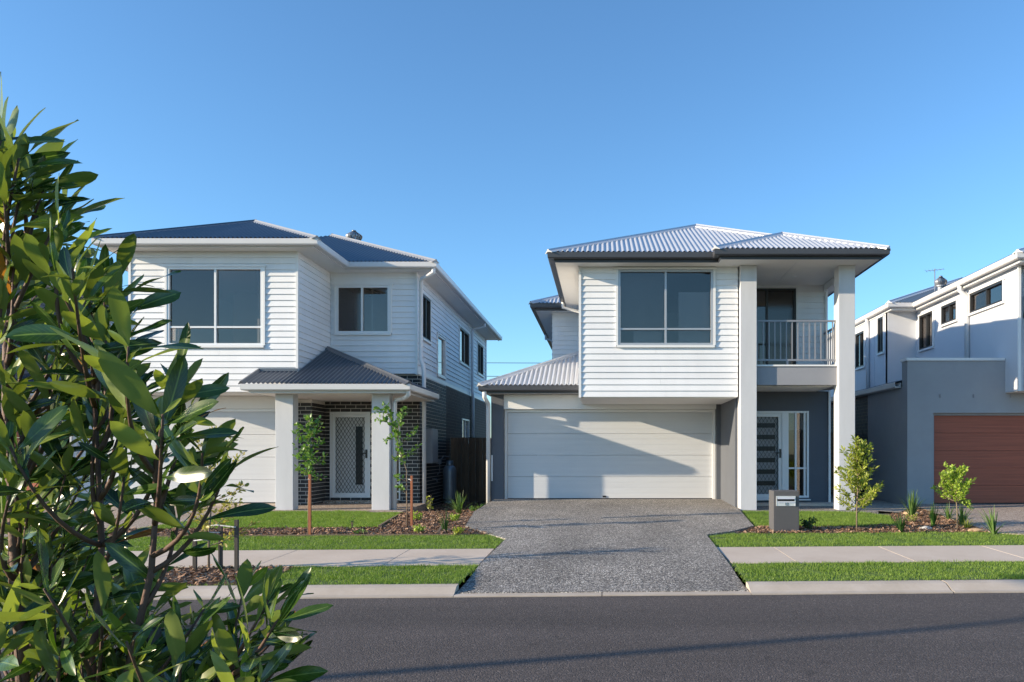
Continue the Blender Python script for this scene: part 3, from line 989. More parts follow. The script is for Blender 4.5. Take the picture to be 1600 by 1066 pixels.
# box over the garage
F = wallF(0, 15.75, 0)
H = [(.30, 2.235, 3.60, 5.14)]
w = wall_panel('front_wall', F, -.48, 2.74, 2.545, 5.2, H, .14, M['board_white'], h1)
boards(F, -.455, 2.74, 2.545, 5.2, [(.25, 2.285, 3.55, 5.18)], w, M['board_white'])
window(F, .30, 2.235, 3.60, 5.14, h1, M['frame_grey'], (.5,), (.215,), trim=M['white_trim'])
MB().box(-.505, -.456, 15.715, 15.80, 2.53, 5.2).build('corner_trim', M['white_trim'], h1)
F = wallF(-.48, 20.9, -90)
w = wall_panel('side_wall', F, 0, 5.14, 2.545, 5.2, [], .12, M['board_white'], h1)
boards(F, 0, 5.10, 2.545, 5.2, [], w, M['board_white'])
F = wallF(2.74, 15.76, 90)
w = wall_panel('side_wall', F, .01, 1.74, 2.545, 5.2, [], .12, M['board_white'], h1)
boards(F, .02, 1.735, 3.2, 5.2, [], w, M['board_white'])
MB().box(-.47, 2.73, 15.78, 17.92, 2.53, 2.544).build('box_soffit', M['soffit'], h1)
MB().box(-.35, 3.0, 15.9, 20.8, 2.70, 2.75).build('upper_floor', M['inside_dark'], h1)
MB().box(-.35, 2.6, 18.9, 18.95, 2.75, 5.2).build('interior_wall', M['inside'], h1)
MB().box(1.38, 2.10, 18.80, 18.88, 2.75, 4.82).build('interior_door', M['white_trim'], h1)
MB().box(.335, 1.245, 15.855, 15.86, 3.98, 5.10).build('roller_blind', M['blind_dark'], h1)
MB().box(1.55, 2.19, 15.93, 15.94, 3.66, 4.72).build('right_blind', M['blind'], h1)  # pale blind added to make the lighter area behind the right panes
MB().box(.62, 1.20, 15.96, 15.97, 3.3, 3.92).build('pale_panel', M['blind'], h1)  # plain pale panel added inside to lighten the lower left pane
# entry below the balcony
F = wallF(0, 17.3, 0)
wall_panel('entry_wall', F, 3.06, 5.05, .10, 2.785, [(3.12, 4.05, .37, 2.34), (4.10, 4.60, .40, 2.34)], .2, M['dark_render'], h1)
gl = [(3.30, 3.86, .37 + .30 + k * .26, .37 + .40 + k * .26) for k in range(6)]
screen_door(F, 3.12, 4.05, .37, 2.34, h1, M['meter'], gl)
MB().box(4.05, 4.10, 17.27, 17.40, .37, 2.34).build('door_post', M['frame_white'], h1)
window(F, 4.10, 4.60, .40, 2.34, h1, M['frame_white'], (.42, .82), (.34,), sill=False)
MB().box(3.12, 4.62, 17.18, 17.3, .345, .368).build('door_sill', M['white_trim'], h1)
MB().box(4.12, 4.58, 17.45, 17.46, 1.92, 2.30).build('roller_blind', M['blind'], h1)
MB().box(3.1, 5.0, 20.4, 20.45, .2, 2.8).build('interior_wall', M['inside'], h1)
MB().box(5.04, 5.085, 17.26, 17.34, .2, 2.785).build('corner_trim', M['white_trim'], h1)
wall_panel('side_wall', wallF(5.05, 17.32, 90), 0, 10.9, .0, 2.785, [], .15, M['dark_render'], h1)
F5 = wallF(5.04, 17.57, 90)
w = wall_panel('side_wall', F5, 0, 10.6, 2.79, 5.2, [(.6, 1.5, 3.9, 5.0)], .14, M['board_white'], h1)
boards(F5, 0, 10.6, 2.79, 5.2, [(.6, 1.5, 3.9, 5.0)], w, M['board_white'])
window(F5, .6, 1.5, 3.9, 5.0, h1, M['frame_white'], (.5,), (), gm=M['glass_obscure'])
MB().slab([(2.76, 15.27), (5.45, 15.27), (5.45, 17.3), (2.76, 17.3)], .05, .242).build('porch_slab', M['drive'], h1, bevel=.008)
MB().box(2.95, 5.2, 16.75, 17.295, .243, .30).build('entry_step', M['concrete'], h1, bevel=.006)
for xa in (2.77, 4.76):
    MB().box(xa, xa + .33, 15.6, 15.94, .2425, 5.199).build('column', M['col_render'], h1, bevel=.006)
# balcony
MB().box(3.103, 4.757, 15.735, 15.94, 2.79, 3.165).build('balcony_beam', M['mid_render'], h1)
MB().box(2.78, 5.05, 15.95, 17.295, 2.80, 3.13).build('balcony_slab', M['mid_render'], h1)
MB().box(3.102, 4.758, 15.945, 17.296, 2.776, 2.796).build('balcony_soffit', M['soffit'], h1)
MB().box(3.1015, 4.7585, 15.71, 15.95, 3.168, 3.20).build('balcony_cap', M['white_trim'], h1)
F = wallF(0, 17.5, 0)
H = [(3.0, 4.36, 3.15, 5.13)]
w = wall_panel('balcony_wall', F, 2.76, 5.05, 3.13, 5.2, H, .14, M['board_white'], h1)
boards(F, 4.41, 5.02, 3.14, 5.2, [], w, M['board_white'])
window(F, 3.0, 4.36, 3.15, 5.13, h1, M['frame_black'], (.52,), (), screen=((1, 0),), sill=False)
MB().box(4.365, 4.405, 17.46, 17.5, 3.14, 5.13).build('door_trim', M['white_trim'], h1)
MB().box(5.02, 5.07, 17.44, 17.56, 3.13, 5.2).build('corner_trim', M['white_trim'], h1)
MB().box(2.8, 5.0, 20.5, 20.55, 2.75, 5.2).build('interior_wall', M['inside'], h1)
MB().box(4.97, 5.03, 15.95, 17.43, 5.05, 5.195).build('balcony_side_head', M['white_trim'], h1)
rl = MB().box(3.101, 4.759, 15.80, 15.85, 4.09, 4.125).build('balcony_rail', M['rail'], h1)
MB().box(3.101, 4.759, 15.805, 15.845, 3.29, 3.325).build('bottom_rail', M['rail'], rl)
bal = MB().box(-.011, .011, -.011, .011, 0, .764).mesh('baluster'); bal.materials.append(M['rail'])
for k in range(14):
    x = 3.101 + 1.658 * (k + .5) / 14
    link('baluster', bal, None, rl, Matrix.Translation((x, 15.825, 3.3255)))
MB().box(3.75, 3.79, 15.81, 15.84, 3.20, 3.29).build('rail_foot', M['rail'], rl)
rl = MB().box(4.975, 5.015, 15.95, 17.45, 4.09, 4.125).build('balcony_rail', M['rail'], h1)
MB().box(4.978, 5.012, 15.95, 17.45, 3.29, 3.325).build('bottom_rail', M['rail'], rl)
for k in range(11):
    link('baluster', bal, None, rl, Matrix.Translation((4.995, 15.95 + 1.5 * (k + .5) / 11, 3.3255)))
# rear body
F = wallF(0, 20.9, 0)
w = wall_panel('rear_wall', F, -1.38, -.48, 3.2, 5.2, [], .12, M['board_white'], h1)
boards(F, -1.36, -.50, 3.2, 5.2, [], w, M['board_white'])
F = wallF(-1.38, 28.2, -90)
w = wall_panel('side_wall', F, 0, 7.28, 2.8, 5.2, [], .12, M['board_white'], h1)
boards(F, 0, 7.26, 2.8, 5.2, [], w, M['board_white'])
wall_panel('back_wall', wallF(-1.38, 28.2, 180), 0, 1.23, .0, 2.7, [], .15, M['board_white'], h1)
wall_panel('back_wall', wallF(5.05, 28.2, 180), 0, 6.43, .0, 5.2, [], .15, M['board_white'], h1)
# eaves
ZE, S1 = 5.37, 0.445
P1 = [(-1.95, 28.7), (-1.95, 20.4), (-1.11, 20.4), (-1.11, 15.2), (2.15, 15.2), (2.15, 14.95), (5.56, 14.95), (5.56, 28.7)]
eaves(P1, ZE, 5.2, h1, M['gutter_dark'])
MB().box(-.985, 5.435, 15.325, 20.6, 5.2, 5.215).box(2.275, 5.435, 15.075, 15.325, 5.2, 5.215).box(-1.825, 5.435, 20.6, 28.6, 5.2, 5.215).build('soffit', M['soffit'], h1)
MB().box(3.85, 3.862, 15.1, 17.45, 5.192, 5.2).build('soffit_batten', M['white_trim'], h1)
MB().lathe([(.05, -.012), (.06, -.006), (.06, 0)], (4.1, 16.6, 5.2), 16).build('downlight', M['white_trim'], h1)
mr_ = M['roof_light']
e = .03
slope([(-1.11 + e, 15.2 + e), (5.56, 15.2 + e), (2.225, 18.535)], (0, 15.2), (0, 1), ZE, S1, h1, mr_, .10, .012)
slope([(2.15 + e, 14.95 + e), (5.56 - e, 14.95 + e), (3.855, 16.655)], (3, 14.95), (0, 1), ZE + .004, S1, h1, mr_, .10, .012)
slope([(2.15 + e, 14.95 + e), (3.855, 16.655), (3.855, 16.905), (2.15 + e, 15.2 + e)], (2.15, 16), (1, 0), ZE + .004, S1, h1, mr_, .10, .012)
slope([(5.56 - e, 14.95 + e), (5.56 - e, 28.7), (2.225, 25.3), (2.225, 18.535), (3.855, 16.905), (3.855, 16.655)], (5.56, 20), (-1, 0), ZE, S1, h1, mr_, .10, .012)
slope([(-1.11 + e, 15.2 + e), (2.225, 18.535), (2.225, 22.6), (-1.11 + e, 22.6)], (-1.11, 18), (1, 0), ZE, S1, h1, mr_, .10, .012)
slope([(-1.95 + e, 20.4 + e), (1.0, 23.35), (-1.0, 20.4 + e)], (-1, 20.4), (0, 1), ZE, S1, h1, mr_, .10, .012)
slope([(-1.95 + e, 20.4 + e), (1.0, 23.35), (1.0, 25.7), (-1.95 + e, 28.7)], (-1.95, 22), (1, 0), ZE, S1, h1, mr_, .10, .012)
slope([(-1.95, 28.7 - e), (5.56, 28.7 - e), (1.8, 24.95)], (0, 28.7), (0, -1), ZE, S1, h1, mr_, .10, .012)
def hip(a, b, ze, s, parent, m):
    return cap((a[0], a[1], ze), (b[0], b[1], ze + s * abs(b[0] - a[0])), parent, m, .10, .035)
hip((-1.09, 15.22), (2.225, 18.535), ZE, S1, h1, mr_)
hip((5.54, 14.97), (3.855, 16.655), ZE, S1, h1, mr_)
hip((2.17, 14.97), (3.855, 16.655), ZE, S1, h1, mr_)
zr = ZE + S1 * 1.705
cap((3.855, 16.655, zr), (3.855, 16.96, zr), h1, mr_)
cap((3.855, 16.905, zr), (2.225, 18.535, ZE + S1 * 3.335), h1, mr_)
cap((2.225, 18.535, ZE + S1 * 3.335), (2.225, 25.3, ZE + S1 * 3.335), h1, mr_)
hip((-1.93, 20.42), (1.0, 23.35), ZE, S1, h1, mr_)
whirlybird((2.55, 19.6, 6.86), h1, M['galv'], .19)
# low roof beside the box
ZL, SL = 2.93, 0.463
eaves([(-2.83, 27.5), (-2.83, 17.4), (-.51, 17.4)], ZL, 2.765, h1, M['gutter_dark'])
MB().box(-2.70, -.49, 17.53, 17.89, 2.762, 2.775).box(-2.70, -2.62, 17.89, 27.4, 2.762, 2.775).build('soffit', M['soffit'], h1)
slope([(-2.83 + e, 17.4 + e), (-.5, 17.4 + e), (-.5, 19.73)], (0, 17.4), (0, 1), ZL, SL, h1, mr_, .105, .014)
slope([(-2.83 + e, 17.4 + e), (-.5, 19.73), (-.5, 20.9), (-1.39, 20.9), (-1.39, 27.5), (-2.83 + e, 27.5)], (-2.83, 18), (1, 0), ZL, SL, h1, mr_, .105, .014)
hip((-2.81, 17.42), (-.505, 19.725), ZL, SL, h1, mr_)
downpipe([(-2.70, 17.50, 2.86), (-2.70, 17.50, 2.66), (-2.665, 17.80, 2.54), (-2.665, 17.84, 2.45), (-2.665, 17.84, .22)], h1, M['pipe_white'], .05)
downpipe([(-1.03, 19.6, 5.28), (-1.03, 19.6, 5.1), (-.56, 19.75, 5.0), (-.55, 19.75, 4.2)], h1, M['pipe_white'])
downpipe([(-1.87, 25.0, 5.28), (-1.87, 25.0, 5.1), (-1.45, 25.0, 5.0), (-1.45, 25.0, 3.8)], h1, M['pipe_white'])
MB().box(-2.60, -2.57, 17.86, 17.90, .75, 1.35).build('meter_strip', M['pipe_white'], h1)

# ================================================================== HOUSE with the brick entry (dark roof)
h2 = thing('house', 'white weatherboard two-storey house with charcoal brick entry, small porch roof and dark ribbed roof', 'house', (-7.5, 16.0, .25))
bw = Bricks()
F = wallF(0, 16.0, 0)
H = [(-9.04, -7.06, 3.63, 5.25)]
w = wall_panel('front_wall', F, -9.81, -6.35, 2.67, 5.58, H, .14, M['board_white'], h2)
boards(F, -9.79, -6.375, 2.67, 5.58, [(-9.09, -7.01, 3.58, 5.29)], w, M['board_white'])
window(F, -9.04, -7.06, 3.63, 5.25, h2, M['frame_white'], (.5,), (.235,), screen=((0, 1),), trim=M['white_trim'])
MB().box(-6.375, -6.325, 15.965, 16.03, 2.65, 5.58).build('corner_trim', M['white_trim'], h2)
MB().box(-9.84, -9.79, 15.965, 16.03, 2.65, 5.58).build('corner_trim', M['white_trim'], h2)
F = wallF(-9.81, 17.9, -90)
w = wall_panel('side_wall', F, 0, 1.88, 2.67, 5.58, [(.3, 1.3, 3.9, 5.1)], .12, M['board_white'], h2)
boards(F, 0, 1.86, 2.67, 5.58, [(.3, 1.3, 3.9, 5.1)], w, M['board_white'])
window(F, .3, 1.3, 3.9, 5.1, h2, M['frame_white'], (.5,), sill=False)
F = wallF(-6.35, 16.02, 90)
w = wall_panel('side_wall', F, 0, 1.88, 2.67, 5.58, [], .12, M['board_white'], h2)
boards(F, .012, 1.88, 2.67, 5.58, [], w, M['board_white'])
F = wallF(0, 17.9, 0)
H = [(-6.20, -4.96, 4.18, 5.28)]
w = wall_panel('front_wall', F, -6.35, -4.34, 3.24, 5.58, H, .14, M['board_white'], h2)
boards(F, -6.325, -4.365, 3.24, 5.58, [(-6.25, -4.91, 4.13, 5.32)], w, M['board_white'])
window(F, -6.20, -4.96, 4.18, 5.28, h2, M['frame_white'], (.48,), (), screen=((0, 0),), trim=M['white_trim'])
MB().box(-4.365, -4.315, 17.865, 17.93, 3.22, 5.58).build('corner_trim', M['white_trim'], h2)
F = wallF(-4.34, 17.92, 90)
H = [(.45, 1.30, 4.15, 5.2), (2.15, 3.11, 3.44, 4.5), (5.2, 6.8, 4.15, 5.2), (8.5, 9.7, 4.15, 5.2)]
w = wall_panel('side_wall', F, 0, 10.5, 3.24, 5.58, H, .12, M['board_white'], h2)
boards(F, .012, 10.5, 3.34, 5.58, [(a - .04, b - -.04, c - .04, d + .03) for a, b, c, d in H], w, M['board_white'])
for i, h in enumerate(H):
    window(F, *h, h2, M['frame_black'] if i != 1 else M['frame_white'], (.5,) if i != 1 else (), (), gm=M['glass_obscure'], trim=M['white_trim'])
MB().box(0.0, 10.5, -.03, .0, 3.235, 3.338, F).build('base_trim', M['white_trim'], h2)
wall_panel('side_wall', wallF(-10.5, 28.4, -90), 0, 10.5, 2.6, 5.58, [], .12, M['board_white'], h2)
w = wall_panel('front_wall', wallF(0, 17.9, 0), -10.5, -9.82, 2.67, 5.58, [], .12, M['board_white'], h2)
boards(wallF(0, 17.9, 0), -10.5, -9.83, 2.67, 5.58, [], w, M['board_white'])
wall_panel('back_wall', wallF(-4.3, 28.4, 180), 0, 7.5, 0, 5.58, [], .12, M['board_white'], h2)
MB().box(-9.7, -4.45, 16.15, 28.2, 2.70, 2.76).build('upper_floor', M['inside_dark'], h2)
MB().box(-9.7, -4.45, 20.2, 20.25, 2.76, 5.58).build('interior_wall', M['inside'], h2)
MB().box(-7.9, -7.85, 17.6, 20.2, 2.76, 5.58).build('interior_wall', M['inside'], h2)
MB().box(-5.55, -5.5, 18.4, 20.2, 2.76, 5.58).build('interior_wall', M['inside'], h2)
MB().box(-6.6, -6.5, 16.3, 20.1, 2.76, 5.55).build('interior_wall', M['inside'], h2)
MB().box(-9.0, -8.10, 16.10, 16.105, 4.05, 5.20).build('roller_blind', M['blind_dark'], h2)
MB().box(-7.22, -7.20, 16.5, 16.9, 2.8, 4.6).build('curtain', M['blind'], h2)
fan = MB().tube([(-5.55, 19.0, 5.55), (-5.55, 19.0, 5.3)], .02, 6)
for k in range(3):
    fan.box(.06, .62, -.06, .06, 5.29, 5.30, Matrix.Translation((-5.45, 18.75, 0)) @ Matrix.Rotation(k * 2.094 + .2, 4, 'Z'))
fan.build('ceiling_fan', M['black'], h2)
# garage
F = wallF(0, 16.9, 0)
wall_panel('garage_pier', F, -11.85, -11.66, .1, 2.66, [], .2, M['col_render'], h2)
wall_panel('garage_pier', F, -7.08, -7.0, .1, 2.66, [], .2, M['col_render'], h2)
MB().box(-11.65, -7.09, 16.93, 17.08, 2.37, 2.655).build('lintel', M['soffit'], h2)
garage_door(-11.6, -7.14, .29, 2.31, 17.02, h2, M['garage_white'], 4, M['white_trim'])
MB().box(-11.65, -7.09, 16.93, 17.3, .08, .288).build('garage_step', M['concrete'], h2)
MB().box(-9.79, -6.37, 16.03, 16.91, 2.655, 2.669).build('box_soffit', M['soffit'], h2)
wall_panel('side_wall', wallF(-11.85, 28.4, -90), 0, 11.5, 0, 2.66, [], .15, M['col_render'], h2)
# brick entry
wall_panel('garage_return', wallF(-7.0, 16.901, 90), 0, .297, .1, 2.66, [], .07, M['col_render'], h2)
MB().box(-7.0, -6.36, 16.915, 17.32, 2.612, 2.654).build('soffit_packing', M['soffit'], h2)
F1 = wallF(-7.0, 17.2, 0)
w1 = wall_panel('brick_wall', F1, 0, .379, .0, 2.60, [], .12, M['mortar_pale'], h2)
F2 = wallF(-6.50, 17.2, 90)
w2 = wall_panel('brick_wall', F2, .0, .80, .0, 2.60, [], .12, M['mortar_pale'], h2)
F3 = wallF(0, 18.0, 0)
H3 = [(-6.38, -5.44, .36, 2.36), (-5.38, -4.74, .30, 2.30)]
w3 = wall_panel('brick_wall', F3, -6.50, -4.29, .0, 3.24, H3, .12, M['mortar_pale'], h2)
F4 = wallF(-4.29, 18.0, 90)
w4 = wall_panel('brick_wall', F4, .121, 3.0, .0, 3.24, [], .12, M['mortar_pale'], h2)
H5 = [(5.3, 6.5, 1.75, 2.45)]
w5 = wall_panel('brick_wall', F4, 3.0, 10.4, .0, 3.24, H5, .12, M['mortar_dark'], h2)
bw.field(F1, 0, .50, .03, 2.60, [], w1, M['brick_dark'])
bw.field(F3, -6.50, -4.29, .03, 2.61, H3, w3, M['brick_dark'])
bw.field(F2, .0, .79, .03, 2.60, [], w2, M['brick_dark'], shift=.12)
bw.field(F4, .0, 3.0, .03, 3.23, [], w4, M['brick_dark'], shift=.12)
bw.field(F3, -6.50, -4.29, 2.61, 3.23, [], w3, M['brick_dark'])
bw.field(F4, 3.0, 10.4, .03, 3.23, H5, w5, M['brick_brown'])
bw.finish(300)
screen_door(F3, -6.38, -5.44, .36, 2.36, h2, M['door_white'], [(-5.80, -5.64, .66, 2.02)])
window(F3, -5.38, -4.74, .30, 2.30, h2, M['frame_white'], (), (.10, .2), sill=False, fw=.03)
window(F4, 5.3, 6.5, 1.75, 2.45, h2, M['frame_white'], (.5,), (), gm=M['glass_obscure'], sill=True)
MB().box(-7.1, -4.5, 20.4, 20.45, .2, 2.7).build('interior_wall', M['inside_dark'], h2)
MB().slab([(-7.02, 15.32), (-3.98, 15.32), (-4.10, 17.995), (-7.02, 17.995)], .02, .242).build('porch_slab', M['drive_warm'], h2, bevel=.008)
MB().box(-6.48, -4.76, 17.80, 17.985, .243, .30).build('entry_step', M['drive_warm'], h2)
for xa in (-6.64, -4.69):
    MB().box(xa, xa + .36, 15.6, 15.87, .2425, 2.595).build('column', M['col_render'], h2, bevel=.006)
# main eaves and roof
ZE2, S2 = 5.72, .445
P2 = [(-11.03, 28.75), (-11.03, 17.4), (-10.3, 17.4), (-10.3, 15.5), (-5.75, 15.5), (-5.75, 17.4), (-3.77, 17.4), (-3.77, 28.75)]
eaves(P2, ZE2, 5.58, h2, M['gutter_light'])
MB().box(-10.175, -5.875, 15.625, 17.6, 5.58, 5.595).box(-10.9, -3.895, 17.6, 28.6, 5.58, 5.595).box(-5.875, -3.895, 17.525, 17.6, 5.58, 5.595).build('soffit', M['soffit'], h2)
md = M['roof_dark']
slope([(-10.3 + e, 15.5 + e), (-5.75 - e, 15.5 + e), (-8.025, 17.775)], (-8, 15.5), (0, 1), ZE2 + .003, S2, h2, md, .09, .016)
slope([(-5.75 - e, 15.5 + e), (-5.75 - e, 17.4 + e), (-8.025, 19.675), (-8.025, 17.775)], (-5.75, 16), (-1, 0), ZE2 + .003, S2, h2, md, .09, .016)
slope([(-10.3 + e, 15.5 + e), (-8.025, 17.775), (-8.025, 19.675), (-10.3 + e, 17.4 + e)], (-10.3, 16), (1, 0), ZE2 + .003, S2, h2, md, .09, .016)
slope([(-11.03 + e, 17.4 + e), (-3.77 - e, 17.4 + e), (-7.4, 21.03)], (-7, 17.4), (0, 1), ZE2, S2, h2, md, .09, .016)
slope([(-3.77 - e, 17.4 + e), (-3.77 - e, 28.75), (-7.4, 25.12), (-7.4, 21.03)], (-3.77, 20), (-1, 0), ZE2, S2, h2, md, .09, .016)
slope([(-11.03 + e, 17.4 + e), (-7.4, 21.03), (-7.4, 25.12), (-11.03 + e, 28.75)], (-11.03, 20), (1, 0), ZE2, S2, h2, md, .09, .016)
slope([(-11.03, 28.75 - e), (-3.77, 28.75 - e), (-7.4, 25.12)], (-7, 28.75), (0, -1), ZE2, S2, h2, md, .09, .016)
mcap = M['cap_grey']
hip((-5.77, 15.52), (-8.025, 17.775), ZE2, S2, h2, mcap)
hip((-10.28, 15.52), (-8.025, 17.775), ZE2, S2, h2, md)
cap((-8.025, 17.775, ZE2 + S2 * 2.275), (-8.025, 19.675, ZE2 + S2 * 2.275), h2, md)
hip((-3.79, 17.42), (-7.4, 21.03), ZE2, S2, h2, mcap)
cap((-7.4, 21.03, ZE2 + S2 * 3.63), (-7.4, 25.12, ZE2 + S2 * 3.63), h2, md)
whirlybird((-7.02, 21.7, 7.36), h2, M['galv'], .19)
# porch roof
ZP, SP = 2.76, .413
eaves([(-7.15, 15.98), (-7.15, 15.15), (-3.8, 15.15), (-3.8, 17.86)], ZP, 2.60, h2, M['gutter_light'])
MB().box(-7.02, -3.93, 15.28, 15.98, 2.596, 2.61).box(-6.98, -3.93, 15.98, 17.98, 2.596, 2.61).box(-4.28, -3.93, 17.98, 18.0, 2.596, 2.61).build('porch_soffit', M['soffit'], h2)
mc = M['roof_char']
slope([(-7.12, 15.18), (-3.83, 15.18), (-6.32, 17.67), (-6.325, 15.97), (-7.12, 15.97)], (-5, 15.15), (0, 1), ZP, SP, h2, mc, .092, .018)
slope([(-3.83, 15.18), (-3.83, 17.87), (-6.32, 17.87), (-6.32, 17.67)], (-3.8, 16), (-1, 0), ZP, SP, h2, mc, .092, .018)
hip((-3.82, 15.17), (-6.32, 17.67), ZP, SP, h2, M['roof_char'])
MB().box(-7.14, -6.33, 15.945, 15.975, ZP + SP * .8, ZP + SP * .8 + .06).build('apron_flashing', mc, h2)
cap((-7.13, 15.17, ZP), (-7.13, 15.96, ZP + SP * .8), h2, mc, .06, .02)
# low roof over the garage end
eaves([(-12.1, 27.5), (-12.1, 16.4), (-9.84, 16.4)], 2.90, 2.70, h2, M['gutter_light'])
MB().box(-11.97, -9.83, 16.53, 16.9, 2.70, 2.71).build('soffit', M['soffit'], h2)
slope([(-12.07, 16.43), (-9.83, 16.43), (-9.83, 17.9), (-10.6, 17.9)], (-11, 16.4), (0, 1), 2.90, .44, h2, md, .088, .014)
slope([(-12.07, 16.43), (-10.5, 18.0), (-10.5, 27), (-12.07, 27)], (-12.1, 17), (1, 0), 2.90, .44, h2, md, .088, .014)
hip((-12.08, 16.42), (-10.5, 18.0), 2.90, .44, h2, md)
downpipe([(-3.86, 17.5, 5.62), (-3.86, 17.5, 5.50), (-4.18, 17.72, 5.40), (-4.22, 17.82, 5.36), (-4.22, 17.82, 3.55), (-4.16, 17.78, 3.42), (-4.14, 17.78, 3.3), (-4.14, 17.82, .03)], h2, M['pipe_white'], .048)
downpipe([(-3.88, 15.3, 2.66), (-3.88, 15.32, 2.55), (-4.0, 15.5, 2.5), (-4.22, 15.72, 2.48), (-4.26, 15.74, 2.43), (-4.26, 15.74, .2)], h2, M['pipe_white'], .045)
downpipe([(-3.85, 24.95, 5.62), (-3.85, 24.95, 5.5), (-4.2, 24.95, 5.42), (-4.25, 24.95, 5.34), (-4.25, 24.95, 3.35), (-4.22, 24.95, 3.2), (-4.22, 24.95, .1)], h2, M['pipe_white'], .048)
mbx = MB().box(-4.29, -4.13, 18.55, 19.2, 1.15, 1.98).build('meter_box', M['meter'], h2, bevel=.008)
MB().box(-4.13, -4.118, 18.57, 19.18, 1.17, 1.96).build('meter_box_door', M['meter'], mbx)
rg = MB().box(-4.28, -4.16, 19.7, 19.82, 1.12, 1.24).tube([(-4.2, 19.76, 1.2), (-4.12, 19.9, 1.32), (-4.05, 20.2, 1.3)], .012, 6)
rg.tube([(-4.2, 19.76, 1.12), (-4.2, 19.76, .9), (-4.26, 19.76, .85)], .012, 6)
rg.build('gas_regulator', M['galv'], h2)
tp = MB().tube([(-4.29, 19.3, .75), (-4.18, 19.3, .75), (-4.16, 19.3, .68)], .014, 6)
tp.build('garden_tap', M['galv'], h2)

h2.location = (-8.025, 17.12, .17); h2.scale = (1.07, 1.07, 1.07)

# ================================================================== neighbour with the red-brown garage
h3 = thing('house', 'pale grey two-storey house with rendered parapet garage and red-brown garage door', 'house', (9.0, 16.7, .28))
F = wallF(0, 16.7, 0)
wall_panel('garage_wall', F, 6.58, 13.5, .1, 3.40, [(7.14, 12.2, .0, 2.27)], .3, M['nb_render'], h3)
MB().box(6.55, 8.68, 16.67, 17.03, 3.402, 3.46).build('parapet_cap', M['white_trim'], h3)
for x in (7.28, 8.0, 8.8):
    MB().box(x, x + .02, 16.68, 16.7, 2.60, 2.68).build('weep_vent', M['mid_render'], h3)
d3 = garage_door(7.2, 12.14, .29, 2.22, 16.86, h3, M['garage_red'], 5, M['nb_render'])
MB().box(7.141, 12.19, 16.72, 17.1, .1, .288).build('garage_step', M['concrete'], h3)
wall_panel('side_wall', wallF(6.58, 19.2, -90), 0, 2.2, .0, 2.85, [], .2, M['nb_render'], h3)
Fb = wallF(6.58, 28.5, -90)
wb = wall_panel('brick_wall', Fb, 0, 9.3, .0, 2.85, [], .2, M['mortar_dark'], h3)
b3 = Bricks(); b3.field(wallF(6.58, 28.5, -90), 5.9, 9.29, .1, 2.80, [], wb, M['brick_dark']); b3.finish(300)
eaves([(6.42, 28.5), (6.42, 17.02)], 2.97, 2.85, h3, M['gutter_light'])
slope([(6.45, 17.02), (6.45, 28.5), (8.69, 28.5), (8.69, 17.02)], (6.42, 20), (1, 0), 2.97, .2, h3, M['roof_dark'], .1)
# upper storey
F = wallF(8.7, 21.45, -90)
H = [(.27, 1.13, 4.22, 5.15), (1.65, 2.5, 4.68, 5.15), (3.19, 4.7, 4.70, 5.16)]
wall_panel('upper_wall', F, 0, 5.30, 2.71, 5.33, H, .14, M['nb_panel'], h3)
for h in H:
    window(F, *h, h3, M['frame_black'], (.5,), (), gm=M['glass_obscure'], screen=((0, 0),), trim=M['white_trim'])
F = wallF(0, 16.15, 0)
wall_panel('upper_wall', F, 8.702, 13.5, 2.71, 5.33, [], .14, M['nb_panel'], h3)
MB().box(8.67, 8.73, 16.12, 16.16, 2.70, 5.33).build('corner_trim', M['white_trim'], h3)
MB().box(8.71, 13.5, 16.16, 16.7, 2.70, 2.709).build('box_soffit', M['soffit'], h3)
F = wallF(0, 21.45, 0)
wall_panel('upper_wall', F, 7.9, 8.7, 2.9, 5.33, [], .14, M['nb_panel'], h3)
F = wallF(7.9, 28.5, -90)
H = [(4.4, 5.2, 4.03, 5.1), (6.36, 6.80, 4.25, 5.25)]
wall_panel('upper_wall', F, 0, 7.04, 2.9, 5.33, H, .14, M['nb_panel'], h3)
for h in H:
    window(F, *h, h3, M['frame_black'], (.5,), (), gm=M['glass_obscure'], trim=M['white_trim'])
for x in (1.2, 2.4, 3.6, 6.0):
    MB().box(x, x + .04, -.012, 0, 2.9, 5.33, F).build('cover_batten', M['nb_panel'], h3)
MB().box(8.8, 13.5, 21.4, 21.45, .3, 5.33).build('interior_wall', M['inside_dark'], h3)
MB().box(11.2, 11.25, 16.4, 28, .3, 5.33).build('interior_wall', M['inside_dark'], h3)
eaves([(7.75, 28.5), (7.75, 21.0), (8.42, 21.0), (8.42, 15.7), (14, 15.7)], 5.5, 5.33, h3, M['gutter_light'], M['white_trim'])
MB().box(8.54, 14, 15.83, 21.2, 5.332, 5.345).box(7.88, 14, 21.2, 28.5, 5.332, 5.345).build('soffit', M['soffit'], h3)
slope([(8.45, 15.73), (8.45, 26), (11.5, 26), (11.5, 18.78)], (8.42, 18), (1, 0), 5.5, .40, h3, M['roof_dark'], .1)
slope([(8.45, 15.73), (14, 15.73), (14, 18.78), (11.5, 18.78)], (10, 15.7), (0, 1), 5.5, .40, h3, M['roof_dark'], .1)
slope([(7.78, 21.03), (7.78, 28.5), (11.5, 28.5), (11.5, 24.78)], (7.75, 24), (1, 0), 5.5, .40, h3, M['roof_dark'], .1)
slope([(7.78, 21.03), (11.5, 24.75), (11.5, 21.03)], (9, 21), (0, 1), 5.5, .40, h3, M['roof_dark'], .1)
hip((8.44, 15.72), (11.5, 18.78), 5.5, .4, h3, M['gutter_light'])
hip((7.77, 21.02), (11.5, 24.75), 5.5, .4, h3, M['gutter_light'])
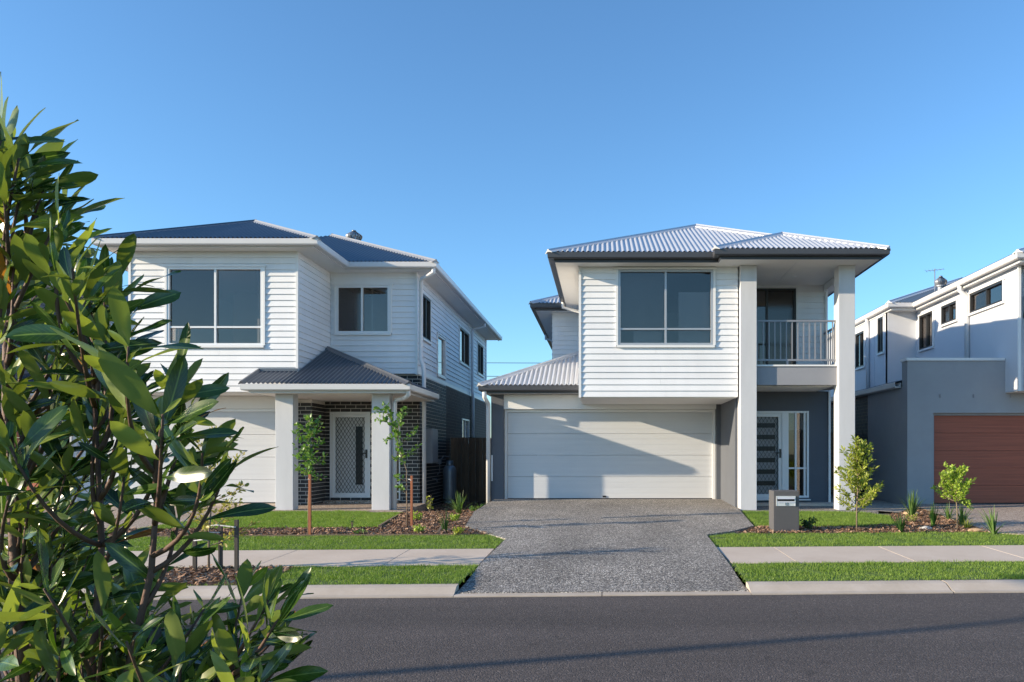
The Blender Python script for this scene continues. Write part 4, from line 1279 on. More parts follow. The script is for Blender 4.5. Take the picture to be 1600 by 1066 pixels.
downpipe([(8.48, 18.35, 5.42), (8.48, 18.35, 5.26), (8.62, 18.35, 5.16), (8.645, 18.35, 5.1), (8.645, 18.35, 3.35)], h3, M['pipe_white'], .055)
downpipe([(7.82, 22.9, 5.42), (7.82, 22.9, 5.26), (7.845, 22.9, 5.1), (7.845, 22.9, 3.1)], h3, M['pipe_white'], .05)
whirlybird((9.75, 22.3, 6.22), h3, M['galv'], .15)
an = MB().tube([(9.45, 22.0, 6.0), (9.45, 22.0, 6.66)], .014, 6)
an.tube([(9.25, 22.12, 6.62), (9.65, 21.88, 6.62)], .008, 5)
for k in range(6):
    t = k / 5
    x, y = 9.25 + .4 * t, 22.12 - .24 * t
    L_ = .20 - .08 * t
    an.tube([(x - L_ * .55, y - L_ * .83, 6.62), (x + L_ * .55, y + L_ * .83, 6.62)], .004, 4)
an.build('antenna', M['galv'], h3)

h3.location = (9.63, 17.87, .20); h3.scale = (1.07, 1.07, 1.07)

# ================================================================== far neighbour behind the leafy plant
h4 = thing('house', 'grey weatherboard house with red-brown garage door glimpsed behind the leafy foreground plant', 'house', (-16, 18.3, .3))
F = wallF(0, 18.3, 0)
wall_panel('garage_wall', F, -20, -13.25, .05, 2.7, [(-18.1, -13.35, 0, 2.3)], .2, M['nb_render'], h4)
garage_door(-18.05, -13.4, .3, 2.25, 18.4, h4, M['garage_red'], 4, M['white_trim'])
Fp = wallF(-13.25, 18.3, 0)
wp = wall_panel('brick_pier', Fp, 0, .85, .05, 2.7, [], .4, M['mortar_pale'], h4)
b4 = Bricks(); b4.field(Fp, 0, .85, .1, 2.7, [], wp, M['brick_dark']); b4.finish(300)
downpipe([(-13.0, 18.2, 2.8), (-13.0, 18.2, .2)], h4, M['pipe_white'], .05)
F = wallF(-14.35, 16.8, 90)
H = [(5.1, 6.2, 4.3, 5.25)]
w = wall_panel('upper_wall', F, 0, 11.5, 2.7, 5.58, H, .14, M['board_grey'], h4)
boards(F, 0, 11.5, 2.7, 5.58, H, w, M['board_grey'])
window(F, *H[0], h4, M['frame_white'], (.5,), (), gm=M['glass_obscure'], trim=M['white_trim'])
F = wallF(0, 16.8, 0)
w = wall_panel('upper_wall', F, -20, -14.36, 2.7, 5.58, [], .14, M['board_grey'], h4)
boards(F, -20, -14.36, 2.7, 5.58, [], w, M['board_grey'])
wall_panel('side_wall', wallF(-12.4, 18.72, 90), 0, 9.6, 0, 2.7, [], .2, M['nb_render'], h4)
eaves([(-20, 16.3), (-13.8, 16.3), (-13.8, 28.7)], 5.72, 5.58, h4, M['gutter_light'])
MB().box(-20, -13.93, 16.43, 28.5, 5.581, 5.595).build('soffit', M['soffit'], h4)
slope([(-13.83, 16.33), (-13.83, 28.7), (-17.4, 25), (-17.4, 19.9)], (-13.8, 20), (-1, 0), 5.72, .445, h4, M['roof_dark'], .1)
slope([(-20.97, 16.33), (-13.83, 16.33), (-17.4, 19.9)], (-17, 16.3), (0, 1), 5.72, .445, h4, M['roof_dark'], .1)
hip((-13.82, 16.32), (-17.4, 19.9), 5.72, .445, h4, M['gutter_light'])
eaves([(-20, 17.9), (-12.2, 17.9), (-12.2, 28)], 2.85, 2.7, h4, M['gutter_light'])
slope([(-19.97, 17.93), (-12.23, 17.93), (-14.33, 20.03), (-19.97, 18.6)], (-15, 17.9), (0, 1), 2.85, .4, h4, M['roof_dark'], .1)
slope([(-12.23, 17.93), (-12.23, 28), (-14.33, 28), (-14.33, 20.03)], (-12.2, 20), (-1, 0), 2.85, .4, h4, M['roof_dark'], .1)
MB().tube([(-15.0, 22.0, 6.1), (-15.0, 22.0, 6.75)], .03, 6).build('roof_pipe', M['gutter_light'], h4)

h4.location = (-17.12, 19.58, .223); h4.scale = (1.07, 1.07, 1.07)

# ================================================================== fences, cylinder, mailbox, stones
def fence(label, x0, x1, y, zt, m, zb=0.0):
    f = thing('timber_fence', label, 'fence', ((x0 + x1) / 2, y, zb))
    n = max(1, int((x1 - x0) / .105))
    wd = (x1 - x0) / n
    for i in range(n):
        t = R.uniform(-.012, .012); dy = .012 if i % 2 else 0
        a = x0 + i * wd + .003; b_ = x0 + (i + 1) * wd - .003
        MB().box(a, b_, y + dy, y + dy + .016, zb, zt + t).build('paling', m, f)
    for z in (zb + .3, zb + 1.45):
        MB().box(x0, x1, y + .03, y + .075, z, z + .08).build('fence_rail', m, f)
    for x in (x0 + .05, x1 - .13):
        MB().box(x, x + .08, y + .077, y + .15, zb, zt - .05).build('fence_post', m, f)
    return f
fence('dark weathered timber fence behind the gas cylinder between the two white houses', -4.56, -2.66, 23.0, 1.86, M['paling'], -.05)
fence('pale timber fence between the balcony house and the grey rendered neighbour', 5.1, 7.02, 22.0, 1.97, M['paling_light'], .18)
fence('timber fence behind the leafy plant between the dark roofed house and its grey neighbour', -13.22, -12.72, 22.0, 1.95, M['paling'], .1)

g = thing('gas_cylinder', 'tall silver gas cylinder standing against the charcoal brick side wall', 'gas cylinder', (-4.35, 21.8, -.045))
c = (-4.35, 21.8, -.045)
MB().lathe([(.165, 0), (.165, .09), (.15, .10), (.185, .13), (.187, .16), (.187, .93), (.184, .96), (.165, 1.03), (.12, 1.085), (.05, 1.105)], c, 28).build('cylinder_body', M['gas'], g, True)
MB().lathe([(.10, 1.06), (.105, 1.07), (.105, 1.22), (.092, 1.23), (.088, 1.22), (.088, 1.08)], c, 20).build('valve_guard', M['galv'], g, True)
MB().lathe([(.025, 1.09), (.025, 1.17), (.04, 1.175), (.04, 1.20)], c, 10).build('valve', M['steel'], g)

mb = thing('mailbox', 'grey rendered block mailbox with stainless letter slot and number plate', 'mailbox', (2.83, 12.05, G(2.83, 12.05)))
z0 = G(2.83, 12.1) - .02
MB().box(2.645, 3.045, 12.0, 12.34, z0, z0 + .66).build('mailbox_body', M['mail'], mb, bevel=.008)
pl = MB()
pa, pb, qa, qb = 2.685, 2.985, z0 + .425, z0 + .58
pl.box(pa, pb, 11.985, 12.0, qb - .018, qb); pl.box(pa, pa + .014, 11.985, 12.0, qa, qb - .018); pl.box(pb - .014, pb, 11.985, 12.0, qa, qb - .018)
pl.box(pa + .014, pb - .014, 11.988, 12.0, qa, qa + .055)
pt = pl.build('letter_plate', M['steel'], mb)
F_ = Matrix.Translation((0, 11.99, 0))
fl = MB()
fl.poly([(pa + .015, -.03, qb - .045), (pb - .015, -.03, qb - .045), (pb - .015, 0, qb - .018), (pa + .015, 0, qb - .018)], F_)
fl.poly([(pa + .015, .0, qa + .075), (pb - .015, .0, qa + .075), (pb - .015, -.012, qa + .054), (pa + .015, -.012, qa + .054)][::-1], F_)
fl.build('letter_flap', M['steel'], pt)
MB().box(pa + .014, pb - .014, 11.994, 11.9985, qa + .055, qb - .018).build('letter_slot', M['black'], pt)
fc = bpy.data.curves.new('number', 'FONT')
fc.body = '12'; fc.size = .060; fc.extrude = .002; fc.align_x = 'CENTER'
tmp = bpy.data.objects.new('number_curve', fc); COL.objects.link(tmp)
dg = bpy.context.evaluated_depsgraph_get()
nm = bpy.data.meshes.new_from_object(tmp.evaluated_get(dg))
bpy.data.objects.remove(tmp)
nm.materials.clear(); nm.materials.append(M['black'])
link('house_number', nm, None, pt, Matrix.Translation(((pa + pb) / 2 + .012, 11.984, qa + .010)) @ Matrix.Rotation(math.radians(90), 4, 'X'))

def stone(label, loc, size, m, seed):
    bm = bmesh.new()
    bmesh.ops.create_icosphere(bm, subdivisions=3, radius=1)
    for v in bm.verts:
        k = 1 + .22 * mnoise.noise(v.co * 1.3 + Vector((seed, 0, 0))) + .08 * mnoise.noise(v.co * 4)
        v.co = Vector((v.co.x * size[0] * k, v.co.y * size[1] * k, max(-.3, v.co.z) * size[2] * k))
    me = bpy.data.meshes.new('stone'); bm.to_mesh(me); bm.free()
    me.polygons.foreach_set('use_smooth', [True] * len(me.polygons))
    o = link('stone', me, m, None, Matrix.Translation((loc[0], loc[1], G(*loc) + .015)))
    tag(o, label, 'stone', 'stones in the mulch beds')
stone('flat pale grey stone in mulch in front of the strappy plants', (5.14, 12.3), (.10, .07, .045), M['rock'], 1)
stone('sandstone block at the garden corner before the grey rendered pillar', (5.95, 14.9), (.16, .08, .06), M['sandstone'], 3)
stone('sandstone block nearest the turf strip at the neighbour driveway edge', (5.82, 12.05), (.14, .06, .04), M['sandstone'], 4)

# ================================================================== plants
def leaf_cloud(P, D, L, W, nrm_jit=.6, up=.6, bend=.12):
    """folded five-point leaves at P pointing along D"""
    n = len(P)
    D = D / np.linalg.norm(D, axis=1, keepdims=True)
    ref = NR.normal(0, nrm_jit, (n, 3)); ref[:, 2] += up
    S = np.cross(D, ref); S /= np.linalg.norm(S, axis=1, keepdims=True) + 1e-9
    U = np.cross(S, D)
    L = L[:, None]; W = W[:, None]
    V = np.zeros((n, 7, 3))
    V[:, 0] = P
    V[:, 1] = P + D * L * .35 + S * W * .5 + U * W * .12
    V[:, 2] = P + D * L * .72 + S * W * .42 + U * W * .05
    V[:, 3] = P + D * L - U * L * bend
    V[:, 4] = P + D * L * .72 - S * W * .42 + U * W * .05
    V[:, 5] = P + D * L * .35 - S * W * .5 + U * W * .12
    V[:, 6] = P + D * L * .5
    base = np.arange(n)[:, None] * 7
    T = np.concatenate([base + np.array(t) for t in ((0, 1, 6), (1, 2, 6), (2, 3, 6), (3, 4, 6), (4, 5, 6), (5, 0, 6))], 0)
    return V.reshape(-1, 3), T

def crown(name, P, D, L, W, material, parent, tint=None, **kw):
    V, T = leaf_cloud(np.array(P, float), np.array(D, float), np.array(L, float), np.array(W, float), **kw)
    t = NR.uniform(.02, .98, len(P)) if tint is None else tint
    me = np_mesh(name, V, T, np.repeat(t, 7))
    me.materials.append(material)
    o = link(name, me, None, parent)
    return o

def bez(p, q, bow, n=7):
    p, q, bow = Vector(p), Vector(q), Vector(bow)
    return [p.lerp(q, t) + bow * (4 * t * (1 - t)) for t in [i / (n - 1) for i in range(n)]]

def small_tree(label, base, trunk, branches, lmat, n_per, leaf=(.05, .09), lw=.42, spread=.07, stakes=(), group=None, name='sapling', bark=None, r0=.011, start=.25, cat='tree'):
    x, y = base; z = G(x, y)
    t = thing(name, label, cat, (x, y, z), group)
    o = Vector((x, y, z))
    tp = [o + Vector(p) for p in trunk]
    rs = [r0 * (1 - .65 * i / (len(tp) - 1)) for i in range(len(tp))]
    b = MB().tube(tp, rs, 7)
    P, D = [], []
    allb = [(tp, 1.0)]
    for (k, v, bow) in branches:
        i = int(k * (len(tp) - 1)); f = k * (len(tp) - 1) - i
        s = tp[i].lerp(tp[min(i + 1, len(tp) - 1)], f)
        pts = bez(s, s + Vector(v), bow, 6)
        b.tube(pts, [r0 * .5 * (1 - .7 * j / 5) for j in range(6)], 5)
        allb.append((pts, .35))
    b.build('trunk', bark or M['bark'], t, True)
    for pts, _ in allb:
        main = pts is tp
        ln = sum((pts[i + 1] - pts[i]).length for i in range(len(pts) - 1))
        m = int(n_per * ln)
        for _k in range(m):
            s = R.uniform(start if not main else max(start, .45), 1.0)
            i = min(int(s * (len(pts) - 1)), len(pts) - 2); f = s * (len(pts) - 1) - i
            p = pts[i].lerp(pts[i + 1], f)
            d = (pts[i + 1] - pts[i]).normalized()
            rv = Vector((R.gauss(0, 1), R.gauss(0, 1), R.gauss(0, 1))).normalized()
            P.append(p + rv * R.uniform(0, spread)); D.append(d * .6 + rv + Vector((0, 0, .35)))
    n = len(P)
    L = [R.uniform(*leaf) for _ in range(n)]
    crown('crown', P, D, L, [l * lw * R.uniform(.8, 1.2) for l in L], lmat, t)
    for (dx, dy, h, m) in stakes:
        s_ = MB().box(x + dx - .018, x + dx + .018, y + dy - .018, y + dy + .018, z - .05, z + h).build('stake', m, t)
        lo = MB().tube([(x + dx, y + dy - .02, z + h - .08), (x + dx * .3, y - .025, z + h - .06), (x, y, z + h - .07)], .007, 5).build('tie', M['blind'], s_)
    return t
def brs(n, lo, hi, ln, rise, seed, taper=.6):
    q = random.Random(seed); out = []
    for i in range(n):
        k = lo + (hi - lo) * (i + q.uniform(.1, .9)) / n
        a = i * 2.4 + q.uniform(-.5, .5); l = ln * q.uniform(.65, 1.15) * (1 - taper * (k - lo) / (hi - lo + 1e-6))
        out.append((k, (math.cos(a) * l, math.sin(a) * l, rise * l * q.uniform(.6, 1.3)), (0, 0, -.03)))
    return out
small_tree('slim sapling tied to a stake in front of the brick entry, dense leaf column', (-4.44, 11.6), [(0, 0, 0), (.0, 0, .5), (.015, .01, 1.0), (.0, .0, 1.4), (.03, .0, 1.78)],
           brs(15, .40, .96, .27, .45, 2, .3), M['leaf_sap'], 105, (.035, .075), .62, .055, ((.035, -.03, .92, M['stake']),), 'staked saplings in the front garden')
small_tree('taller crooked sapling tied to a stake beside the porch downpipe, sparse leaves', (-3.25, 12.85), [(-.02, 0, 0), (-.03, 0, .55), (-.03, 0, .95), (-.16, .0, 1.35), (-.22, .02, 1.65), (-.36, .0, 1.95)],
           [(.5, (.22, .05, .22), (0, 0, -.03)), (.45, (-.2, -.05, .12), (0, 0, 0)), (.62, (.30, .02, .28), (0, 0, -.04)), (.66, (-.22, .08, .0), (0, 0, .03)), (.72, (.10, -.1, .32), (0, 0, 0)), (.8, (-.34, .03, .16), (0, 0, .03)), (.85, (.22, .1, .25), (0, 0, 0)), (.9, (-.1, -.08, .25), (0, 0, 0)), (.95, (-.24, .0, .06), (0, 0, .03)), (.3, (-.16, 0, .1), (0, 0, 0)), (.2, (-.14, .02, .12), (0, 0, 0))],
           M['leaf_sap'], 85, (.04, .085), .62, .04, ((.06, -.03, .86, M['stake']),), 'staked saplings in the front garden', start=.4)
small_tree('yellow-green young tree in front of the pale entry column beside the mailbox', (3.99, 12.15), [(0, 0, 0), (.0, 0, .35), (.02, .0, .75), (-.0, .0, 1.1), (.06, .0, 1.36)],
           brs(30, .18, .96, .42, .85, 5, .62), M['leaf_gold'], 190, (.045, .085), .34, .035, (), 'young trees in the mulch bed', bark=M['bark'], r0=.014, start=.22)
small_tree('lime green round-headed small tree in front of the red-brown garage door', (5.6, 12.2), [(0, 0, 0), (-.005, 0, .3), (-.02, 0, .5), (-.06, 0, .75), (-.03, .0, .98)],
           brs(26, .42, .95, .34, .75, 8, .45) + [(.42, (.2, 0, -.02), (0, 0, .05)), (.42, (.24, .05, -.08), (0, 0, .06))], M['leaf_lime'], 250, (.028, .055), .55, .03, (), 'young trees in the mulch bed', bark=M['bark'], r0=.013, start=.3)
small_tree('yellowing street tree between grey stakes on the kerb strip behind the leafy plant', (-4.35, 8.5), [(0, 0, 0), (.0, 0, .4), (.03, .0, .8), (.0, .0, 1.2), (.05, .0, 1.55)],
           brs(20, .16, .96, .50, .75, 12, .55), M['leaf_autumn'], 95, (.04, .07), .42, .04, ((-.18, .05, .42, M['stake_old']), (.05, .16, .5, M['stake_old']), (.33, -.05, .58, M['stake_old'])), None, name='street_tree', r0=.014, start=.2)

def tuft(label, base, n, h, wid, m, spread=.9, lean=(0, 0), group='strappy plants in the mulch beds', name='strappy_plant'):
    x, y = base; z = G(x, y); n = int(n * 1.5); h *= 1.15; wid *= 1.15
    V, T, tn = [], [], []
    for i in range(n):
        a = R.uniform(0, 2 * math.pi); s = abs(R.gauss(0, .45)) * spread
        l = h * R.uniform(.55, 1.1); w = wid * R.uniform(.7, 1.2)
        d = Vector((math.cos(a) * s + lean[0], math.sin(a) * s + lean[1], 1)).normalized()
        out = Vector((math.cos(a), math.sin(a), 0)); sd = Vector((-math.sin(a), math.cos(a), 0))
        p = Vector((x, y, z)) + out * R.uniform(0, .03)
        k = len(V); tt = R.random()
        for j in range(6):
            t = j / 5
            q = p + d * (l * t) + out * (l * .30 * s * t * t) - Vector((0, 0, l * (.22 * s + .05) * t ** 3))
            ww = w * (1 - t ** 2.2) + .0008
            V += [q - sd * ww, q + out * ww * .5, q + sd * ww]; tn += [tt] * 3
            if j:
                b0 = k + 3 * (j - 1); c0 = k + 3 * j
                T += [(b0, b0 + 1, c0 + 1), (b0, c0 + 1, c0), (b0 + 1, b0 + 2, c0 + 2), (b0 + 1, c0 + 2, c0 + 1)]
    me = np_mesh(name, np.array([tuple(v) for v in V]), np.array(T), np.array(tn))
    me.materials.append(m)
    return tag(link(name, me), label, 'plant', group)
tuft('large arching strappy plant beside the driveway in front of the dark fence', (-2.92, 15.6), 34, .42, .008, M['strap'], 1.1)
tuft('upright strappy plant in mulch by the timber edging near the turf', (-2.45, 11.95), 16, .34, .007, M['leaf_deep'], .5)
tuft('dense upright strappy clump before the grey rendered pillar', (5.76, 14.4), 40, .46, .010, M['strap'], .75)
tuft('small upright dark strappy plant at the lawn corner beside the flat stone', (4.61, 11.95), 22, .30, .009, M['leaf_deep'], .6)
tuft('tall narrow leafy clump left of the lime green tree trunk', (5.45, 12.75), 24, .36, .012, M['leaf_sap'], .4)
tuft('spreading strappy plant right of the lime green tree trunk', (6.02, 12.95), 34, .34, .009, M['strap'], 1.3)
tuft('thin strappy plant behind the lime green tree', (6.15, 13.75), 20, .32, .007, M['strap'], .9)
tuft('coarse arching plant at the edge of the neighbour driveway', (5.93, 11.72), 14, .44, .012, M['strap'], .9)
tuft('low wispy bronze grass tuft in mulch near the neighbour driveway', (5.82, 12.35), 40, .18, .004, M['leaf_gold'], 1.4)

def bushlet(label, base, n, r, h, m, leaf=.04, group='low shrubs in the mulch beds', name='low_shrub', lw=.5):
    x, y = base; z = G(x, y)
    t = thing(name, label, 'shrub', (x, y, z), group)
    b = MB(); P, D = [], []
    for i in range(9):
        a = i * 2.4 + R.uniform(-.4, .4); rr = r * R.uniform(.3, 1)
        pts = bez((x, y, z - .01), (x + math.cos(a) * rr, y + math.sin(a) * rr, z + h * R.uniform(.5, 1)), (0, 0, .01), 5)
        b.tube(pts, [.004, .0035, .003, .002, .0015], 4)
        for _ in range(n // 9):
            s = R.uniform(.3, 1); i0 = min(int(s * 4), 3)
            p = pts[i0].lerp(pts[i0 + 1], s * 4 - i0)
            rv = Vector((R.gauss(0, 1), R.gauss(0, 1), R.gauss(.5, 1))).normalized()
            P.append(p + rv * .012); D.append(rv)
    b.build('stems', M['bark'], t)
    L = [leaf * R.uniform(.7, 1.3) for _ in P]
    crown('foliage', P, D, L, [l * lw for l in L], m, t)
bushlet('small yellow-green shrub beside the taller sapling stake', (-3.41, 14.0), 150, .12, .16, M['leaf_lime'])
bushlet('small yellow-green shrub in mid bed beside the timber edging', (-2.69, 13.9), 150, .13, .16, M['leaf_lime'])
bushlet('small yellow-green shrub at the front of the bed under the taller sapling', (-2.85, 11.85), 130, .11, .13, M['leaf_lime'])
bushlet('low yellow-green shrub at the bed corner nearest driveway and turf', (-2.2, 11.6), 130, .12, .11, M['leaf_gold'])
bushlet('bright green low shrub next to the arching strappy plant', (-2.85, 16.9), 150, .16, .17, M['leaf_sap'])
bushlet('green low shrub against the driveway edge near the garage downpipe', (-2.78, 17.6), 150, .17, .20, M['leaf_sap'])
bushlet('thin leafy seedling in mulch by the brick corner', (-3.7, 16.4), 40, .10, .40, M['leaf_gold'], .06)
bushlet('tiny seedling at the edge of the small lawn between the two saplings', (-4.06, 12.45), 26, .05, .24, M['leaf_sap'], .05)
bushlet('small dark green shrub beside the mailbox in the mulch', (3.27, 12.3), 170, .13, .19, M['leaf_deep'], .05)
bushlet('small brown-green heath shrub in mulch behind the flat stone', (5.3, 13.3), 120, .14, .14, M['leaf_gold'], .03)
bushlet('silvery low ground cover at the front mulch below the first sapling', (-3.75, 11.75), 100, .15, .06, M['leaf_sap'], .03)

# ================================================================== large foreground plant beside the camera
fg = thing('leafy_shrub', 'large broad-leaved shrub with glossy dark green leaves close to the camera', 'shrub', (-1.22, 1.62, .07))
TIPS = [(-1.20,1.56,1.99),(-1.19,1.60,1.94),(-1.30,1.70,1.93),(-1.16,1.67,1.91),(-1.04,1.58,1.85),(-1.01,1.50,1.76),(-0.88,1.38,1.73),(-1.38,1.95,1.85),(-1.25,1.66,1.83),(-1.14,1.55,1.69),(-1.32,1.70,1.76),(-0.99,1.58,1.74),(-1.04,1.65,1.68),(-1.18,1.73,1.66),(-0.95,1.58,1.63),(-0.78,1.38,1.59),(-1.12,1.68,1.57),(-1.29,1.76,1.62),(-1.26,1.65,1.55),(-0.93,1.62,1.53),(-0.79,1.54,1.54),(-0.73,1.40,1.47),(-0.80,1.62,1.49),(-1.03,1.67,1.47),(-1.17,1.68,1.47),(-1.13,1.49,1.42),(-0.92,1.66,1.41),(-0.75,1.48,1.40),(-0.77,1.61,1.36),(-1.16,1.76,1.35),(-0.98,1.61,1.36),(-0.89,1.67,1.32),(-1.18,1.61,1.30),(-0.81,1.64,1.22),(-0.93,1.62,1.22),(-1.22,1.78,1.22),(-1.26,1.66,1.20),(-0.96,1.51,1.16),(-1.01,1.42,1.15),(-0.83,1.45,1.13),(-0.77,1.69,1.10),(-0.64,1.52,1.11),(-0.85,1.68,1.06),(-0.58,1.43,1.10),(-1.18,1.54,1.05),(-1.03,1.50,1.04),(-0.84,1.39,1.06),(-0.84,1.57,0.99),(-0.77,1.67,1.00),(-0.66,1.57,1.01),(-0.65,1.60,0.97),(-1.23,1.68,0.92),(-0.80,1.65,0.92),(-1.17,1.80,0.88),(-0.82,1.49,0.94),(-0.62,1.43,0.97)]
TIPS += [(-1.215, 1.58, 2.04), (-1.17, 1.57, 2.0), (-1.27, 1.66, 2.05)]
TIPS += [(x + R.uniform(-.03, .05), y + R.uniform(.03, .22), z + R.uniform(-.09, .04)) for i, (x, y, z) in enumerate(TIPS) if i > 3 and x < -.98 and (i % 2 or x < -1.1)]
TIPS = [(x - (.07 if z > 1.45 and x > -1.15 else .02), y, z) for x, y, z in TIPS]
TIPS = [t for t in TIPS if not (-1.0 < t[0] < -.66 and 1.10 < t[2] < 1.30)]          # an open pocket low in the crown
def broad_leaf(kind):
    """a lance-shaped leaf along +x, length 1: folded at the midrib, arched, with a wavy margin"""
    q = random.Random(100 + kind)
    nx, ny = 11, 4
    arch = q.uniform(-.30, .22); fold = q.uniform(.10, .38); twist = q.uniform(-.7, .7); wide = q.uniform(.092, .128)
    side = q.uniform(-.12, .12); wav = q.uniform(.004, .022); ph = q.uniform(0, 6); peak = q.uniform(.56, .70)
    V, T, UV = [], [], []
    for i in range(nx):
        t = i / (nx - 1)
        if t < peak: prof = math.sin(math.pi / 2 * (t / peak)) ** 1.25
        else: prof = math.cos(math.pi / 2 * ((t - peak) / (1 - peak))) ** .56
        w = wide * max(prof, .02 if i < nx - 1 else .0)
        tw = twist * t
        for j in range(ny + 1):
            s = (j / ny - .5) * 2
            y = s * w; z = abs(s) * w * fold + wav * math.sin(9 * t + ph + (2 if s > 0 else 0)) * abs(s)
            y, z = y * math.cos(tw) - z * math.sin(tw), y * math.sin(tw) + z * math.cos(tw)
            V.append((t, y + side * t * t, z + arch * t * t)); UV.append((j / ny, t))
    F_ = []
    for i in range(nx - 1):
        for j in range(ny):
            a = i * (ny + 1) + j
            F_.append((a, a + ny + 1, a + ny + 2, a + 1))
    me = bpy.data.meshes.new('leaf')
    me.from_pydata(V, [], F_)
    uv = me.uv_layers.new(name='UVMap')
    for lp in me.loops: uv.data[lp.index].uv = UV[lp.vertex_index]
    me.polygons.foreach_set('use_smooth', [True] * len(me.polygons))
    me.update()
    if me.polygons[len(me.polygons) // 2].normal.z < 0: me.flip_normals()
    return me
def variants(m, ks):
    out = []
    for k in ks:
        me = broad_leaf(k); me.materials.append(m); out.append(me)
    return out
LV = variants(M['leaf_fg'], range(10)); LY = variants(M['leaf_young'], range(10, 14)); LR = variants(M['leaf_rust'], range(14, 16))
stems = [[(-1.22, 1.62, .05), (-1.20, 1.62, .5), (-1.24, 1.64, 1.0), (-1.30, 1.68, 1.5), (-1.33, 1.72, 1.85)],
         [(-1.20, 1.62, .45), (-1.10, 1.64, .8), (-1.08, 1.66, 1.2), (-1.10, 1.66, 1.6)],
         [(-1.18, 1.62, .5), (-1.02, 1.62, .85), (-.95, 1.62, 1.15), (-.93, 1.62, 1.42)],
         [(-1.19, 1.62, .4), (-1.0, 1.60, .66), (-.84, 1.58, .86), (-.74, 1.56, .98)]]
sb = MB()
SP = []
for s in stems:
    pts = [Vector(p) for p in s]
    r0 = .017 if s is stems[0] else .011
    sb.tube(pts, [r0 * (1 - .6 * i / (len(pts) - 1)) for i in range(len(pts))], 8)
    for a, b_ in zip(pts[:-1], pts[1:]):
        for k in range(8): SP.append(a.lerp(b_, k / 8))
leaves = []
def add_leaf(p, d, ln, pool=None):
    d = Vector(d).normalized()
    ref = Vector((R.gauss(-.25, .5), R.gauss(-.25, .45), R.gauss(.75, .45)))
    sd = ref.cross(d)
    if sd.length < .05: sd = d.orthogonal()
    sd.normalize(); up = d.cross(sd)
    m = Matrix(((d.x, sd.x, up.x, p.x), (d.y, sd.y, up.y, p.y), (d.z, sd.z, up.z, p.z), (0, 0, 0, 1)))
    if pool is None:
        q = R.random(); pool = LV if q < .88 else (LY if q < .987 else LR)  # random pale leaves also stand in for sunlit highlights; tip ones are young
    leaves.append((m @ Matrix.Diagonal((ln, ln * R.uniform(.85, 1.2), ln, 1)), R.choice(pool)))
for tip in TIPS:
    T_ = Vector(tip)
    # join the twig to a stem point below it
    s = min(SP, key=lambda q: (q - (T_ - Vector((.10 if T_.x > -1.1 else .0, 0, .22)))).length)
    bow = Vector((R.uniform(-.03, .03), R.uniform(-.03, .03), -.03))
    pts = bez(s, T_, bow, 8)
    sb.tube(pts, [.0062 * (1 - .62 * i / 7) for i in range(8)], 6)
    ax = (pts[-1] - pts[-2]).normalized()
    base_a = R.uniform(0, 6.28)
    a1 = ax.orthogonal().normalized(); a2 = ax.cross(a1)
    n = R.randint(6, 9)
    for k in range(n):                       # rosette at the tip
        a = base_a + k * 2.399
        op = R.uniform(.35, 1.25)
        d = ax * math.cos(op) + (a1 * math.cos(a) + a2 * math.sin(a)) * math.sin(op) + Vector((.30, -.03, .08))
        add_leaf(pts[-1] - ax * .012 * k, d, R.uniform(.075, .155) * (.55 if k == 0 else 1), LY if (k == 0 and R.random() < .6) else None)
    L_ = (T_ - s).length
    for k in range(int(L_ / .042)):          # alternate leaves along the twig
        t = 1 - (k + 1.3) * .042 / L_
        if t < .25: break
        i0 = min(int(t * 7), 6); p = pts[i0].lerp(pts[i0 + 1], t * 7 - i0)
        a = base_a + k * 2.399
        d = ax * .55 + (a1 * math.cos(a) + a2 * math.sin(a)) + Vector((.28, -.03, .0))
        add_leaf(p, d, R.uniform(.085, .15))
sb.build('branches', M['bark_red'], fg, True)
# the crown goes on to the side of the frame; its leaves shade the ones in view
def frame_pos(c): return 943 + c.x / c.y * 1205, 708 - (c.z - 1.4) / c.y * 1205
for k in range(420):
    p = Vector((R.uniform(-2.15, -1.36), R.uniform(.95, 2.2), R.uniform(.5, 2.2)))
    d = Vector((R.gauss(0, 1), R.gauss(0, 1), R.gauss(.4, .7))).normalized()
    if min(frame_pos(p)[0], frame_pos(p)[0], 0) > -60 or frame_pos(p + d * .16)[0] > -30: continue
    add_leaf(p, d, R.uniform(.10, .16))
inner = MB()
for k in range(120):                          # short inner shoots low in the bush, each with its own leaves
    y = R.uniform(1.60, 2.2); x = R.uniform(-.79, -.48) * y
    lim = 1.40 if x / y < -.66 else (1.06 if x / y < -.58 else .90)
    q = Vector((x, y, R.uniform(.62, lim)))
    if x > -1.0 and (q.z > 1.0 or k % 2): continue
    s = min(SP, key=lambda c: (c - (q - Vector((.05, 0, .2)))).length)
    pts = bez(s, q, (R.uniform(-.03, .03), 0, -.03), 6)
    inner.tube(pts, [.0045 * (1 - .6 * i / 5) for i in range(6)], 5)
    ax = (pts[-1] - pts[-2]).normalized(); a1 = ax.orthogonal().normalized(); a2 = ax.cross(a1)
    for m_ in range(6):
        a = m_ * 2.399 + k
        t = 1 - m_ * .06
        p = pts[-2].lerp(pts[-1], t) if t > .5 else pts[-2]
        add_leaf(p, ax * .6 + (a1 * math.cos(a) + a2 * math.sin(a)) + Vector((.1, 0, .05)), R.uniform(.10, .165))
inner.build('twigs', M['bark_red'], fg, True)
def in_frame(m):
    c = m @ Vector((.5, 0, 0))
    u = 943 + c.x / c.y * 1205; v = 708 - (c.z - 1.4) / c.y * 1205
    return -40 < u < 1600 and v < 1100
vis = [l for l in leaves if in_frame(l[0])]
oth = [l for l in leaves if not in_frame(l[0])]
vis.sort(key=lambda l: l[0].translation.y)          # nearest leaves show largest
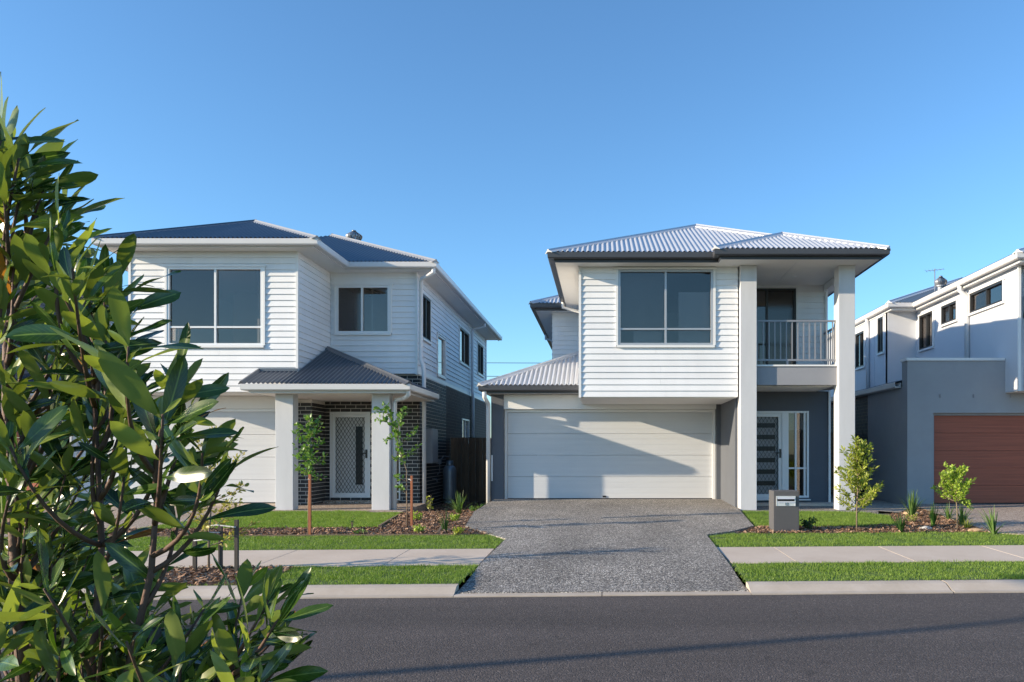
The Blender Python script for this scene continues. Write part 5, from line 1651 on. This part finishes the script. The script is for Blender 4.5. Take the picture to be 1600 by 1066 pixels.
for m, me in vis[:300]:
    link('leaf', me, None, fg, m)
rest = {}
for m, me in vis[300:] + oth:
    rest.setdefault(me.materials[0].name, []).append((m, me))
for k, lst in rest.items():
    bm = bmesh.new()
    tint = []
    for m, me in lst:
        n0 = len(bm.verts)
        bm.from_mesh(me)
        bm.verts.ensure_lookup_table()
        bmesh.ops.transform(bm, matrix=m, verts=bm.verts[n0:])
        tint += [R.random()] * (len(bm.verts) - n0)
    me2 = bpy.data.meshes.new('foliage'); bm.to_mesh(me2); bm.free()
    at = me2.attributes.new('tint', 'FLOAT', 'POINT'); at.data.foreach_set('value', tint)
    me2.materials.append(lst[0][1].materials[0])
    tag(link('foliage', me2, None, fg), kind='stuff')
MB().box(-1.065, -1.015, 1.72, 1.77, -.05, 1.0).build('stake', M['stake_old'], fg)

# ================================================================== overhead lines
def cable(label, p, q, sag, r, n=24):
    p, q = Vector(p), Vector(q)
    pts = [p.lerp(q, i / n) - Vector((0, 0, sag * 4 * (i / n) * (1 - i / n))) for i in range(n + 1)]
    return tag(MB().tube(pts, r, 6).build('power_line', M['cable'], None, True), label, 'cable', 'overhead power lines')
cable('highest of the thin power lines crossing sky between the two white houses', (-70, 95, 13.6), (40, 100, 13.6), .8, .035)
cable('middle thin power line crossing sky between the two white houses', (-70, 95, 11.9), (40, 100, 11.9), .8, .035)
cable('lowest of the thin power lines crossing sky between the two white houses', (-70, 95, 10.7), (40, 100, 10.7), .8, .035)
# street lamp on the near verge; its long shadow crosses the road
lx, ly = -15.0, .80
sl = thing('street_lamp', 'slim galvanised street lamp on the near verge with a curved outreach arm', 'street lamp', (lx, ly, .07))
MB().tube([(lx, ly, .05), (lx, ly, 2.5), (lx, ly, 5.3)], [.075, .065, .05], 12).build('pole', M['galv'], sl, True)
MB().tube([(lx, ly, 5.25), (lx + .05, ly + .1, 5.6), (lx + .1, ly + .5, 5.8), (lx + .15, ly + 1.1, 5.88)], [.05, .042, .038, .035], 10).build('arm', M['galv'], sl, True)
MB().box(lx + .05, lx + .27, ly + 1.0, ly + 1.6, 5.84, 5.94).build('lamp_head', M['galv'], sl, bevel=.03)
MB().lathe([(.12, 0), (.12, .03), (.09, .05)], (lx, ly, .06), 12).build('base_flange', M['galv'], sl)
